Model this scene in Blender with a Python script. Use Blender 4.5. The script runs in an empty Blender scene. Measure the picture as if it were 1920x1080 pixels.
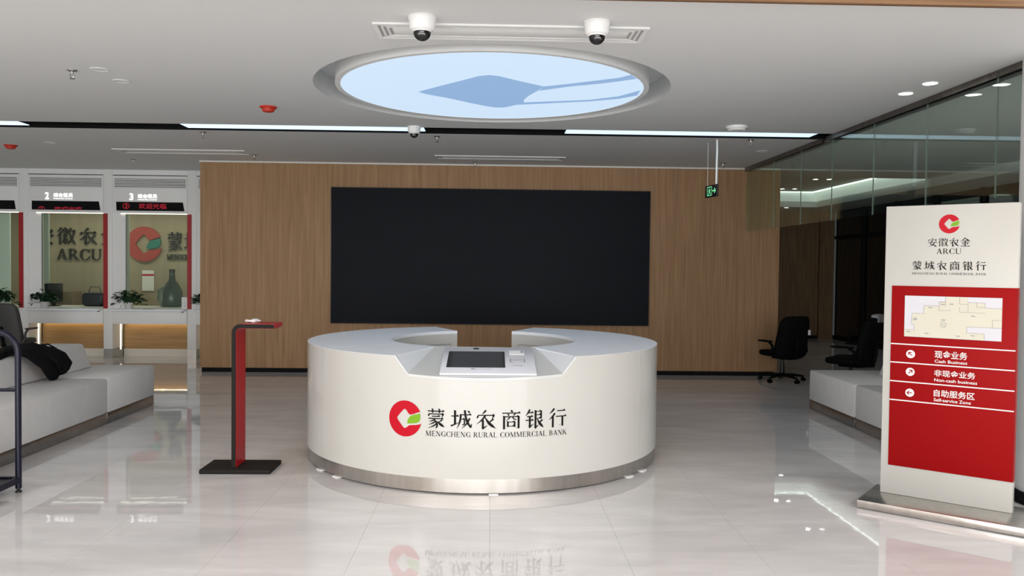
import bpy, bmesh, math, random
from math import sin, cos, pi, radians, sqrt, atan, atan2
from mathutils import Vector, Matrix
from mathutils.geometry import tessellate_polygon
random.seed(7)
S = bpy.context.scene
COL = S.collection

# ------------------------------------------------------------------ camera, world, light, exposure
cam = bpy.data.cameras.new('camera'); camo = bpy.data.objects.new('camera', cam); COL.objects.link(camo)
cam.sensor_width = 36; cam.lens = 36 * 1530 / 1920; cam.clip_end = 100
A_ = atan(40 / 1530)
camo.matrix_world = Matrix.Translation((0, 0, 1.7)) @ Matrix.Rotation(-A_, 4, 'Z') @ Matrix.Rotation(pi / 2 - A_, 4, 'X') @ Matrix.Rotation(radians(.63), 4, 'Z')
S.camera = camo
w = bpy.data.worlds.new('world'); S.world = w; w.use_nodes = True
w.node_tree.nodes['Background'].inputs[0].default_value = (.8, .85, .9, 1)
w.node_tree.nodes['Background'].inputs[1].default_value = .05
S.view_settings.view_transform = 'Standard'; S.view_settings.look = 'None'
S.view_settings.gamma = 1; S.view_settings.exposure = 0.12
try: S.view_settings.use_curve_mapping = False
except Exception: pass
S.cycles.max_bounces = 10; S.cycles.diffuse_bounces = 5; S.cycles.glossy_bounces = 6
S.cycles.transparent_max_bounces = 16; S.cycles.transmission_bounces = 8
S.cycles.caustics_reflective = False; S.cycles.caustics_refractive = False
S.cycles.sample_clamp_indirect = 3; S.cycles.use_denoising = True

def area(name, loc, sx, sy, power, color=(1, 1, 1), rot=(0, 0, 0), disk=False):
    l = bpy.data.lights.new(name, 'AREA'); l.energy = power; l.color = color
    l.shape = 'ELLIPSE' if disk else 'RECTANGLE'; l.size = sx; l.size_y = sy
    o = bpy.data.objects.new(name, l); COL.objects.link(o); o.location = loc; o.rotation_euler = rot
    return o
# entrance hall lamps behind the camera (ceiling panels) and a row of downlights
WARM = (.925, .985, 1.03)
for y in (2.8, -.2, -3.4):
    for x in (-5.4, 0, 5.4):
        area('hall_lamp', (x, y, 3.2), 1.8, .9, (62 if y > 2 else 104) * (.6 if x == 0 else 1.38), WARM)
area('front_fill', (0, -8.0, 1.6), 15, 2.8, 960, (.925, .985, 1.03), rot=(pi / 2, 0, 0))  # added fill light behind the camera, evening out the depth of the room
for x, y in ((-1.35, 3.9), (-.6, 3.3), (.1, 3.9), (1.6, 3.5)):
    area('hall_downlight', (x, y, 3.2), .1, .1, 5, WARM, disk=True)
# office behind the teller glass
area('office_lamp', (-7.2, 16.0, 2.95), 3.6, .4, 26, (1, .92, .80))

# ------------------------------------------------------------------ helpers
def lin(c):
    c = c / 255
    return c / 12.92 if c <= .04045 else ((c + .055) / 1.055) ** 2.4
def rgb(r, g, b): return (lin(r), lin(g), lin(b), 1)
MATS = {}
def mat(name, col, rough=.5, metal=0, emit=None, es=1, spec=.5, coat=0):
    m = bpy.data.materials.new(name); m.use_nodes = True; b = m.node_tree.nodes['Principled BSDF']
    b.inputs['Base Color'].default_value = col; b.inputs['Roughness'].default_value = rough
    b.inputs['Metallic'].default_value = metal; b.inputs['Specular IOR Level'].default_value = spec
    b.inputs['Coat Weight'].default_value = coat; b.inputs['Coat Roughness'].default_value = .05
    if emit:
        b.inputs['Emission Color'].default_value = emit; b.inputs['Emission Strength'].default_value = es
    MATS[name] = m; return m
def nodes(m): return m.node_tree.nodes, m.node_tree.links, m.node_tree.nodes['Principled BSDF']
def noise_col(m, c0, c1, scale=(1, 1, 1), nscale=5, detail=5, lo=.35, hi=.65, dist=0, rot=(0, 0, 0), bump=0):
    N, L, b = nodes(m)
    g = N.new('ShaderNodeNewGeometry'); mp = N.new('ShaderNodeMapping'); L.new(g.outputs['Position'], mp.inputs[0])
    mp.inputs['Scale'].default_value = scale; mp.inputs['Rotation'].default_value = rot
    t = N.new('ShaderNodeTexNoise'); t.inputs['Scale'].default_value = nscale; t.inputs['Detail'].default_value = detail
    t.inputs['Distortion'].default_value = dist; L.new(mp.outputs[0], t.inputs['Vector'])
    r = N.new('ShaderNodeValToRGB'); r.color_ramp.elements[0].position = lo; r.color_ramp.elements[1].position = hi
    r.color_ramp.elements[0].color = c0; r.color_ramp.elements[1].color = c1
    L.new(t.outputs[0], r.inputs[0]); L.new(r.outputs[0], b.inputs['Base Color'])
    if bump:
        bp = N.new('ShaderNodeBump'); bp.inputs['Strength'].default_value = bump; bp.inputs['Distance'].default_value = .01
        L.new(t.outputs[0], bp.inputs['Height']); L.new(bp.outputs[0], b.inputs['Normal'])
    return m

mat('white', (.86, .855, .84, 1), .5)
mat('ceil', (.73, .735, .725, 1), .85, spec=.2)
mat('gloss', (.575, .57, .535, 1), .10, spec=.35)
mat('top', (.87, .90, .94, 1), .4, spec=.12); mat('slab', (.62, .635, .62, 1), .2); mat('facet', (.70, .73, .75, 1), .3)
mat('red', (.40, .008, .012, 1), .35, spec=.3)
mat('redpanel', (.29, .004, .005, 1), .45, spec=.08)
mat('redbar', (.36, .004, .008, 1), .4)
mat('printred', (.50, .003, .016, 1), .4, spec=.2)
mat('printgreen', (.19, .40, .02, 1), .4, spec=.2)
mat('ink', (.009, .008, .007, 1), .5, spec=.1)
mat('black', (.012, .012, .012, 1), .4)
mat('blackmatt', (.010, .010, .010, 1), .9, spec=.1)
mat('stand', (.016, .014, .012, 1), .6, spec=.12)
mat('screen', (.0045, .0055, .009, 1), .5, spec=.10)
mat('navy', (.006, .006, .018, 1), .35, spec=.3)
mat('fabricblack', (.004, .004, .005, 1), .85, spec=.12)
mat('chairblack', (.003, .003, .003, 1), .8, spec=.1)
mat('chairgrey', (.045, .043, .042, 1), .6)
mat('tag', (.8, .8, .8, 1), .6)
mat('paper', (.8, .8, .78, 1), .7)
mat('leaf', (.012, .045, .014, 1), .45)
mat('pot', (.62, .62, .60, 1), .35)
mat('cardboard', (.42, .28, .13, 1), .8)
mat('beige', (.62, .60, .36, 1), .55)
mat('mapbg', (.62, .62, .66, 1), .4)
mat('mapfill', (.62, .60, .49, 1), .4)
mat('detred', (.55, .03, .012, 1), .45)
mat('louvre_dark', (.10, .095, .09, 1), .8)
mat('cream', (.70, .685, .64, 1), .5)
mat('darkglassobj', (.045, .075, .055, 1), .25)
mat('led', (.9, .95, 1, 1), .5, emit=(.58, .80, 1.0, 1), es=1.12)
mat('ledwhite', (1, 1, 1, 1), .5, emit=(1, .97, .92, 1), es=7)
mat('ledwarm', (1, 1, 1, 1), .5, emit=(1, .92, .76, 1), es=1.1)
mat('cove', (1, 1, 1, 1), .5, emit=(.86, 1, .90, 1), es=1.8); mat('coveglow', (.6, .6, .6, 1), .6, emit=(.62, .74, .66, 1), es=.42)  # fascia emission stands in for even light from the cove strip
mat('lamp', (.1, .1, .1, 1), .5, emit=(.61, .77, .94, 1), es=.90)
mat('lampblue', (.1, .1, .1, 1), .5, emit=(.25, .41, .66, 1), es=.92)
mat('downlight', (1, 1, 1, 1), .5, emit=(1, .98, .95, 1), es=14)
mat('signwhite', (1, 1, 1, 1), .5, emit=(1, 1, .96, 1), es=1.1)
mat('tickerred', (.05, 0, 0, 1), .5, emit=(.80, .03, .06, 1), es=.55)
mat('exitgreen', (.05, .3, .1, 1), .5, emit=(.22, .85, .42, 1), es=.75)
mat('tablet', (.012, .015, .020, 1), .12)
mat('grey', (.30, .30, .30, 1), .5)
mat('letter', (.030, .027, .024, 1), .5)
mat('plastic', (.30, .30, .31, 1), .3)

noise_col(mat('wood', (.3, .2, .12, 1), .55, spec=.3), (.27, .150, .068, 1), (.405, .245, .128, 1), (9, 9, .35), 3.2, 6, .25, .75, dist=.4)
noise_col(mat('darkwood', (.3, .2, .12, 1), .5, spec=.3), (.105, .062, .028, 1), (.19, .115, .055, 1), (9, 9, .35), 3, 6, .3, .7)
noise_col(mat('tellerwood', (.3, .2, .12, 1), .5), (.34, .20, .075, 1), (.46, .28, .12, 1), (.5, 4, 9), 3, 5, .3, .7)
noise_col(mat('soffitwood', (.3, .2, .12, 1), .5), (.36, .20, .10, 1), (.60, .36, .20, 1), (.5, 6, 6), 3, 5, .3, .7)
noise_col(mat('officewall', (.3, .3, .2, 1), .6), (.33, .28, .19, 1), (.38, .325, .225, 1), (5, 5, .3), 1.2, 3, .3, .7)
noise_col(mat('leather', (.6, .6, .6, 1), .5, spec=.3), (.71, .70, .685, 1), (.75, .735, .72, 1), (1, 1, 1), 9, 3, .3, .7)
noise_col(mat('steel', (.6, .58, .55, 1), .26, metal=1), (.50, .475, .44, 1), (.60, .575, .54, 1), (3, 3, .2), 6, 3, .3, .7)
noise_col(mat('steeldark', (.6, .58, .55, 1), .22, metal=1), (.36, .35, .33, 1), (.44, .43, .41, 1), (3, 3, 1), 6, 3, .3, .7)
noise_col(mat('rail', (.6, .58, .55, 1), .35, metal=1), (.17, .15, .135, 1), (.24, .215, .20, 1), (3, 3, 1), 6, 3, .3, .7)

# polished stone floor: base veins over world position
m = mat('stone', (.6, .6, .6, 1), .02, spec=.62)
N, L, b = nodes(m)
g = N.new('ShaderNodeNewGeometry'); mp = N.new('ShaderNodeMapping'); L.new(g.outputs['Position'], mp.inputs[0])
mp.inputs['Rotation'].default_value = (0, 0, radians(-24)); mp.inputs['Scale'].default_value = (.55, 1.9, 1)
n1 = N.new('ShaderNodeTexNoise'); n1.inputs['Scale'].default_value = 1.1; n1.inputs['Detail'].default_value = 7; n1.inputs['Distortion'].default_value = 1.1
n2 = N.new('ShaderNodeTexNoise'); n2.inputs['Scale'].default_value = 5; n2.inputs['Detail'].default_value = 6; n2.inputs['Distortion'].default_value = .6
L.new(mp.outputs[0], n1.inputs['Vector']); L.new(mp.outputs[0], n2.inputs['Vector'])
mx = N.new('ShaderNodeMath'); mx.operation = 'MULTIPLY_ADD'; mx.inputs[1].default_value = .35
L.new(n2.outputs[0], mx.inputs[0]); L.new(n1.outputs[0], mx.inputs[2])
r = N.new('ShaderNodeValToRGB'); L.new(mx.outputs[0], r.inputs[0]); L.new(r.outputs[0], b.inputs['Base Color'])
e = r.color_ramp.elements; e[0].position = .42; e[0].color = (.56, .56, .56, 1); e[1].position = .88; e[1].color = (.74, .735, .73, 1)
x_ = e.new(.66); x_.color = (.65, .645, .64, 1)

n3 = N.new('ShaderNodeTexNoise'); n3.inputs['Scale'].default_value = 7; n3.inputs['Detail'].default_value = 2; L.new(g.outputs['Position'], n3.inputs['Vector'])
bp_ = N.new('ShaderNodeBump'); bp_.inputs['Strength'].default_value = .045; bp_.inputs['Distance'].default_value = .004; L.new(n3.outputs[0], bp_.inputs['Height']); L.new(bp_.outputs[0], b.inputs['Normal'])

def glassmat(name, tint, ior, dark=0):
    m = bpy.data.materials.new(name); m.use_nodes = True; N = m.node_tree.nodes; L = m.node_tree.links; N.clear()
    o = N.new('ShaderNodeOutputMaterial'); t = N.new('ShaderNodeBsdfTransparent'); t.inputs[0].default_value = tint
    gl = N.new('ShaderNodeBsdfGlossy'); gl.inputs['Roughness'].default_value = 0.0; gl.inputs[0].default_value = (.9, .97, .93, 1)
    f = N.new('ShaderNodeFresnel'); gg = N.new('ShaderNodeNewGeometry'); mr = N.new('ShaderNodeMapRange'); mr.inputs['To Min'].default_value = ior; mr.inputs['To Max'].default_value = 1 / ior
    L.new(gg.outputs['Backfacing'], mr.inputs[0]); L.new(mr.outputs[0], f.inputs[0]); mxs = N.new('ShaderNodeMixShader')
    L.new(f.outputs[0], mxs.inputs[0]); L.new(t.outputs[0], mxs.inputs[1]); L.new(gl.outputs[0], mxs.inputs[2]); L.new(mxs.outputs[0], o.inputs[0])
    MATS[name] = m; return m
glassmat('glass', (.90, .96, .92, 1), 1.6)
glassmat('tellerglass', (.88, .93, .88, 1), 1.25)
mat('windowglass', (.006, .007, .008, 1), .03, spec=.6)

class MB:
    def __init__(s): s.bm = bmesh.new()
    def poly(s, pts):
        vs = [s.bm.verts.new(p) for p in pts]
        try: s.bm.faces.new(vs)
        except ValueError: pass
        return s
    def box(s, x0, x1, y0, y1, z0, z1, bev=0, seg=2):
        r_ = bmesh.ops.create_cube(s.bm, size=1, matrix=Matrix.Translation(((x0 + x1) / 2, (y0 + y1) / 2, (z0 + z1) / 2)) @ Matrix.Diagonal((x1 - x0, y1 - y0, z1 - z0, 1)))
        if bev:
            ed = list({e for v in r_['verts'] for e in v.link_edges})
            bmesh.ops.bevel(s.bm, geom=ed, offset=bev, segments=seg, affect='EDGES', profile=.5)
        return s
    def lathe(s, prof, c=(0, 0, 0), n=32, cap=True):
        rings = []
        for r_, z in prof:
            if r_ <= 1e-6: rings.append([s.bm.verts.new((c[0], c[1], c[2] + z))] * n)
            else: rings.append([s.bm.verts.new((c[0] + r_ * cos(2 * pi * k / n), c[1] + r_ * sin(2 * pi * k / n), c[2] + z)) for k in range(n)])
        for a, b_ in zip(rings, rings[1:]):
            for k in range(n):
                vs = []
                for v in (a[k], a[(k + 1) % n], b_[(k + 1) % n], b_[k]):
                    if v not in vs: vs.append(v)
                if len(vs) > 2:
                    try: s.bm.faces.new(vs)
                    except ValueError: pass
        return s
    def tube(s, pts, rad, n=10, cap=True):
        pts = [Vector(p) for p in pts]; rads = rad if isinstance(rad, (list, tuple)) else [rad] * len(pts)
        up = Vector((0, 0, 1)); rings = []
        for i, p in enumerate(pts):
            t = (pts[min(i + 1, len(pts) - 1)] - pts[max(i - 1, 0)]).normalized()
            ref = up if abs(t.z) < .95 else Vector((0, 1, 0))
            if rings: ref = last
            a = (ref - t * ref.dot(t)).normalized(); last = a; bb = t.cross(a)
            rings.append([s.bm.verts.new(p + (a * cos(2 * pi * k / n) + bb * sin(2 * pi * k / n)) * rads[i]) for k in range(n)])
        for a, b_ in zip(rings, rings[1:]):
            for k in range(n): s.bm.faces.new((a[k], a[(k + 1) % n], b_[(k + 1) % n], b_[k]))
        if cap: s.bm.faces.new(rings[0][::-1]); s.bm.faces.new(rings[-1])
        return s
    def sell(s, c, r_, e1=.5, e2=.5, nu=20, nv=14, f=None):
        """superellipsoid, optional deform f(Vector)->Vector in local units"""
        def p(v, e_): return math.copysign(abs(v) ** e_, v)
        rows = []
        for j in range(nv + 1):
            ph = -pi / 2 + pi * j / nv; row = []
            for i in range(nu):
                th = 2 * pi * i / nu
                q = Vector((p(cos(ph), e1) * p(cos(th), e2) * r_[0], p(cos(ph), e1) * p(sin(th), e2) * r_[1], p(sin(ph), e1) * r_[2]))
                if f: q = f(q)
                row.append(q + Vector(c))
            rows.append(row)
        bot = s.bm.verts.new(rows[0][0]); topv = s.bm.verts.new(rows[-1][0])
        rv = [[bot] * nu] + [[s.bm.verts.new(q) for q in row] for row in rows[1:-1]] + [[topv] * nu]
        for a, b_ in zip(rv, rv[1:]):
            for k in range(nu):
                vs = []
                for v in (a[k], a[(k + 1) % nu], b_[(k + 1) % nu], b_[k]):
                    if v not in vs: vs.append(v)
                if len(vs) > 2: s.bm.faces.new(vs)
        return s
    def prism(s, pts, z0, z1):
        n = len(pts); a = [s.bm.verts.new((x, y, z0)) for x, y in pts]; b_ = [s.bm.verts.new((x, y, z1)) for x, y in pts]
        s.bm.faces.new(a[::-1]); s.bm.faces.new(b_)
        for k in range(n): s.bm.faces.new((a[k], a[(k + 1) % n], b_[(k + 1) % n], b_[k]))
        return s
    def polys(s, P, fn):
        for vs, fs in P:
            bv = [s.bm.verts.new(fn(*v)) for v in vs]
            for f in fs:
                try: s.bm.faces.new([bv[i] for i in f])
                except ValueError: pass
        return s
    def thick(s, vec):
        g_ = bmesh.ops.extrude_face_region(s.bm, geom=s.bm.faces[:])
        bmesh.ops.translate(s.bm, vec=vec, verts=[v for v in g_['geom'] if isinstance(v, bmesh.types.BMVert)])
        return s
    def build(s, name, material, parent=None, smooth=False, loc=None):
        bmesh.ops.recalc_face_normals(s.bm, faces=s.bm.faces[:])
        me = bpy.data.meshes.new(name); s.bm.to_mesh(me); s.bm.free()
        if isinstance(material, str): material = MATS[material]
        me.materials.append(material)
        if smooth:
            me.polygons.foreach_set('use_smooth', [True] * len(me.polygons))
            try: me.set_sharp_from_angle(angle=radians(smooth if smooth is not True else 40))
            except Exception: pass
        o = bpy.data.objects.new(name, me); COL.objects.link(o)
        if parent: o.parent = parent
        if loc: o.location = loc
        return o
def box(name, m_, parent, x0, x1, y0, y1, z0, z1, bev=0, **k):
    return MB().box(x0, x1, y0, y1, z0, z1, bev).build(name, m_, parent, smooth=30 if bev else False, **k)
def tag(o, label, cat, group=None):
    o['label'] = label; o['category'] = cat
    if group: o['group'] = group
    return o
def thing(name, label, cat, loc=(0, 0, 0), rz=0, group=None):
    o = bpy.data.objects.new(name, None); COL.objects.link(o); o.location = loc; o.rotation_euler = (0, 0, rz)
    o.empty_display_size = .1
    return tag(o, label, cat, group)
def struct(o): o['kind'] = 'structure'; return o
def copy_tree(o, parent=None):
    c = o.copy(); COL.objects.link(c); c.parent = parent
    for ch in o.children: copy_tree(ch, c)
    return c

# ------------------------------------------------------------------ lettering
def bez(P, n):
    out = []
    for i in range(n + 1):
        t = i / n; q = [Vector(p) for p in P]
        while len(q) > 1: q = [a.lerp(b_, t) for a, b_ in zip(q, q[1:])]
        out.append(q[0])
    return out
def brush(P, W, n=8):
    pts = bez(P, n); vs = []; m_ = len(W) - 1
    for i, p in enumerate(pts):
        t = (pts[min(i + 1, n)] - pts[max(i - 1, 0)])
        t = t.normalized() if t.length else Vector((1, 0)); nn = Vector((-t.y, t.x))
        f = i / n * m_; k = min(int(f), m_ - 1); wd = (W[k] + (W[k + 1] - W[k]) * (f - k)) / 2
        vs += [tuple(p + nn * wd), tuple(p - nn * wd)]
    return (vs, [(2 * i, 2 * i + 1, 2 * i + 3, 2 * i + 2) for i in range(n)])
def H(x0, y, x1, w=5.5):
    a = brush([(x0, y), (x1, y)], [w, w]); return [a, ([(x1 - 13, y + w / 2), (x1 - 5, y + 8.5), (x1 + 1, y - w / 2), (x1 - 13, y - w / 2)], [(0, 1, 2, 3)])]
def V(x, y0, y1, w=10.5):
    return [brush([(x, y0), (x, y1)], [w, w]), ([(x - w / 2, y0), (x - w / 2 - 3, y0 + 4), (x + w / 2, y0 + 1), (x + w / 2, y0 - 4)], [(0, 1, 2, 3)])]
def PIE(*p, w=11): return [brush(p, [w, w * .85, 1.5])]
def NA(*p, w=14): return [brush(p, [2.5, w * .6, w, w * .9, 1.5], 12)]
def DOT(x0, y0, x1, y1, w=11): return [brush([(x0, y0), (x1, y1)], [2, w * .8, w, 3], 6)]
def HK(x, y, dx, dy): return [([(x + 5, y), (x - 5, y + 3), (x + dx, y + dy), (x + dx + 2, y + dy - 3)], [(0, 1, 2, 3)])]
HAN = {
 '蒙': H(6, 88, 94) + V(32, 99, 79, 8) + V(68, 99, 79, 8) + DOT(15, 76, 9, 60, 9) + H(12, 73, 92) + HK(88, 71, -8, -12) + H(28, 61, 72) + H(10, 49, 90)
   + PIE((46, 48), (34, 36), (12, 32), w=8) + [brush([(40, 42), (60, 30), (60, 8), (50, -1)], [6, 11, 10, 5], 10)] + HK(48, 2, -14, 7) + PIE((46, 34), (34, 22), (10, 16), w=8)
   + PIE((54, 24), (40, 8), (8, -2), w=8) + PIE((84, 44), (76, 36), (60, 30), w=8) + NA((58, 36), (70, 20), (96, 6)),
 '城': H(2, 66, 38) + V(20, 94, 22) + [brush([(0, 14), (20, 22), (42, 34)], [9, 6, 1])] + H(42, 74, 98) + [brush([(47, 74), (48, 34), (28, 0)], [10, 9, 1], 10)]
   + H(50, 50, 68, 4) + [brush([(65, 50), (65, 22)], [7, 7])] + HK(62, 22, -8, -2) + [brush([(67, 98), (69, 40), (97, 6)], [10, 10, 12, 7], 12)] + HK(95, 8, 4, 20)
   + PIE((90, 56), (78, 22), (52, 2), w=9) + DOT(80, 96, 91, 84, 9),
 '农': PIE((50, 99), (40, 86), (30, 78), w=9) + DOT(13, 74, 7, 56, 9) + H(11, 72, 92) + HK(88, 70, -9, -14) + PIE((46, 72), (36, 48), (4, 26), w=10) + V(35, 46, 6)
   + [brush([(31, 2), (44, 8), (58, 20)], [12, 7, 1])] + PIE((86, 54), (76, 42), (60, 34), w=9) + NA((44, 66), (60, 26), (98, 4), w=15),
 '商': DOT(48, 100, 56, 87) + H(4, 83, 96) + DOT(32, 80, 39, 69, 9) + PIE((70, 82), (66, 74), (58, 68), w=8) + V(14, 66, -2) + H(14, 64, 88) + V(87, 66, 2) + HK(84, 2, -13, 6)
   + PIE((42, 62), (38, 52), (24, 44), w=7) + [brush([(58, 62), (58, 50), (76, 48)], [7, 6, 5])] + V(33, 38, 10, 9) + H(33, 36, 68, 4) + V(67, 38, 10, 9) + H(33, 14, 67, 4),
 '银': PIE((24, 99), (18, 82), (2, 66), w=10) + H(16, 82, 44) + H(10, 62, 42) + H(2, 42, 44) + V(25, 62, 10) + [brush([(21, 4), (32, 12), (46, 24)], [12, 7, 1])]
   + V(55, 92, 6) + [brush([(51, 0), (62, 8), (74, 18)], [12, 7, 1])] + H(55, 88, 86, 4) + V(85, 90, 50, 9) + H(55, 70, 85, 4) + H(55, 51, 85, 4)
   + PIE((92, 44), (84, 34), (72, 28), w=9) + NA((64, 50), (74, 24), (99, 2)),
 '行': PIE((30, 99), (22, 84), (4, 72), w=10) + PIE((34, 74), (22, 54), (2, 40), w=10) + V(23, 54, -2) + H(46, 86, 92) + H(40, 56, 98) + V(76, 56, 4) + HK(73, 4, -16, 9),
 '安': DOT(48, 101, 56, 88) + DOT(13, 82, 7, 64, 9) + H(11, 80, 92) + HK(88, 78, -9, -14) + [brush([(48, 74), (38, 50), (26, 30)], [10, 8, 6])] + [brush([(26, 30), (60, 26), (90, 0)], [5, 10, 12], 10)]
   + PIE((72, 52), (62, 14), (8, -2), w=10) + H(3, 50, 97),
 '徽': PIE((20, 99), (14, 86), (0, 76), w=8) + PIE((22, 78), (14, 62), (0, 48), w=8) + V(14, 60, -2, 8) + V(43, 98, 78, 7) + V(31, 90, 76, 6) + H(29, 77, 56, 4) + V(55, 90, 76, 6) + H(27, 66, 60, 4)
   + PIE((44, 64), (38, 54), (30, 46), w=6) + [brush([(30, 46), (52, 48)], [4, 4])] + PIE((52, 56), (44, 40), (28, 32), w=6) + [brush([(28, 32), (58, 34)], [4, 5])] + V(43, 32, 0, 7) + DOT(34, 26, 28, 10, 7) + DOT(50, 26, 57, 12, 7)
   + PIE((74, 99), (70, 78), (60, 64), w=8) + H(70, 80, 98, 4) + PIE((92, 78), (84, 30), (54, 0), w=9) + NA((68, 66), (76, 24), (99, 0), w=12),
 '金': PIE((50, 101), (36, 78), (0, 58), w=10) + NA((50, 99), (66, 76), (100, 60), w=13) + H(28, 64, 74) + H(14, 46, 88) + V(50, 64, 4) + DOT(26, 38, 34, 18, 10) + PIE((76, 40), (72, 28), (62, 18), w=9) + H(4, 3, 96),
}
def lv(x, w=17, y0=0, y1=100, s=1):
    o = [brush([(x, y0), (x, y1)], [w, w], 4)]
    if s & 1: o.append(brush([(x - w / 2 - 7, y0 + 2), (x + w / 2 + 7, y0 + 2)], [5.5, 5.5], 4))
    if s & 2: o.append(brush([(x - w / 2 - 7, y1 - 2), (x + w / 2 + 7, y1 - 2)], [5.5, 5.5], 4))
    return o
def ell(cx, cy, rx, ry, a0, a1, wd, n=18):
    vs = []
    for i in range(n + 1):
        a = radians(a0 + (a1 - a0) * i / n); wi = 5 + wd * abs(cos(a)) ** 1.3
        vs += [(cx + rx * cos(a), cy + ry * sin(a)), (cx + (rx - wi) * cos(a), cy + (ry - 4.5) * sin(a))]
    return (vs, [(2 * i, 2 * i + 1, 2 * i + 3, 2 * i + 2) for i in range(n)])
def hb(x0, x1, y, w=6.5): return [brush([(x0, y), (x1, y)], [w, w], 4)]
def dg(x0, y0, x1, y1, w): return [brush([(x0, y0), (x1, y1)], [w, w], 4)]
def tr(x, y, h, d=5): return [([(x - d, y), (x, y), (x, y + h)], [(0, 1, 2)])]
LAT = {  # serif capitals: (width, strokes)
 'A': (92, dg(14, 2, 44, 98, 6) + dg(46, 99, 76, 2, 16) + hb(24, 64, 34) + hb(2, 28, 2, 4) + hb(60, 92, 2, 4)),
 'B': (82, lv(18, 14, s=3) + [ell(38, 74, 30, 26, -90, 90, 11), ell(38, 27, 36, 27, -90, 90, 12)] + hb(18, 40, 98) + hb(18, 40, 51) + hb(18, 40, 2.5)),
 'C': (88, [ell(48, 50, 44, 52, 42, 318, 15, 26)] + [([(80, 66), (84, 66), (84, 98), (81, 98)], [(0, 1, 2, 3)]), ([(80, 34), (84, 34), (84, 8), (78, 14)], [(0, 1, 2, 3)])]),
 'E': (80, lv(18, 14, s=3) + hb(18, 72, 98) + hb(18, 58, 52) + hb(18, 76, 2) + tr(72, 76, 24) + tr(58, 40, 24) + tr(76, 0, 26)),
 'G': (94, [ell(48, 50, 44, 52, 42, 318, 15, 26)] + lv(78, 14, 4, 44, 2) + [([(80, 66), (84, 66), (84, 98), (81, 98)], [(0, 1, 2, 3)])]),
 'H': (98, lv(18, 14, s=3) + lv(80, 14, s=3) + hb(18, 80, 52)),
 'I': (40, lv(20, 14, s=3)),
 'K': (96, lv(18, 14, s=3) + dg(26, 44, 74, 98, 6) + dg(42, 60, 82, 2, 16) + hb(62, 90, 98, 4) + hb(66, 96, 2, 4)),
 'L': (78, lv(18, 14, s=3) + hb(18, 74, 2) + tr(74, 0, 30)),
 'M': (118, lv(16, 5, s=1) + lv(98, 14, s=3) + dg(18, 99, 56, 4, 15) + dg(56, 4, 94, 99, 5) + hb(4, 24, 98, 4)),
 'N': (100, lv(18, 5, s=1) + lv(82, 5, s=2) + dg(20, 98, 80, 2, 16) + hb(4, 24, 98, 4)),
 'O': (98, [ell(49, 50, 45, 52, 0, 360, 15, 30)]),
 'R': (90, lv(18, 14, s=3) + [ell(38, 74, 32, 26, -90, 90, 12)] + hb(18, 40, 98) + hb(18, 40, 50) + dg(42, 50, 76, 2, 15) + hb(66, 92, 2, 4)),
 'U': (94, lv(18, 14, 30, 100, 2) + lv(78, 5, 30, 100, 2) + [([(11, 32), (25, 32), (26, 20), (34, 10), (48, 6), (48, -2), (28, 0), (14, 14)], [(0, 1, 6, 7)[::1], (1, 2, 7), (2, 3, 6, 7), (3, 4, 5, 6)]), brush([(78, 32), (76, 4), (47, 2)], [5, 5, 6])]),
 ' ': (40, []),
}
def fitpolys(P, x0, x1, y0, y1):
    xs = [v[0] for vs, f in P for v in vs]; ys = [v[1] for vs, f in P for v in vs]
    a, b_, c, d = min(xs), max(xs), min(ys), max(ys)
    return [([(x0 + (v[0] - a) / (b_ - a) * (x1 - x0), y0 + (v[1] - c) / (d - c) * (y1 - y0)) for v in vs], f) for vs, f in P]
def shift(P, dx, dy, sx=1, sy=1): return [([(v[0] * sx + dx, v[1] * sy + dy) for v in vs], f) for vs, f in P]
def han(s, x0, x1, y0, y1, gap=.28):
    n = len(s); wch = (x1 - x0) / (n + gap * (n - 1)); out = []
    for i, ch in enumerate(s):
        a = x0 + i * wch * (1 + gap); out += shift(HAN[ch], a, y0, wch / 100, (y1 - y0) / 100)
    return out
def han_parts(s, x0, x1, y0, y1, gap, fn, m_, parent, depth=0):
    n = len(s); wch = (x1 - x0) / (n + gap * (n - 1))
    for i, ch in enumerate(s):
        mb = MB().polys(shift(HAN[ch], x0 + i * wch * (1 + gap), y0, wch / 100, (y1 - y0) / 100), fn)
        if depth: mb.thick((0, -depth, 0))
        mb.build('character', m_, parent)
def lat(s, x0, x1, y0, y1, sp=6):
    out = []; x = 0
    for ch in s:
        wd, st = LAT[ch]; out += shift(st, x, 0); x += wd + sp
    return fitpolys(out, x0, x1, y0, y1)
def sans(s, x0, x1, y0, y1, bold=0.0):
    c = bpy.data.curves.new('t', 'FONT'); c.body = s; c.size = 1; c.resolution_u = 3; c.offset = bold
    o = bpy.data.objects.new('t', c); COL.objects.link(o)
    dgp = bpy.context.evaluated_depsgraph_get(); me = bpy.data.meshes.new_from_object(o.evaluated_get(dgp))
    P = [([(v.co.x, v.co.y) for v in me.vertices], [tuple(p.vertices) for p in me.polygons])]
    bpy.data.objects.remove(o); bpy.data.meshes.remove(me); bpy.data.curves.remove(c)
    return fitpolys(P, x0, x1, y0, y1)
def filled(pts):
    return [(list(pts), [tuple(t) for t in tessellate_polygon([[Vector((p[0], p[1], 0)) for p in pts]])])]
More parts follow.
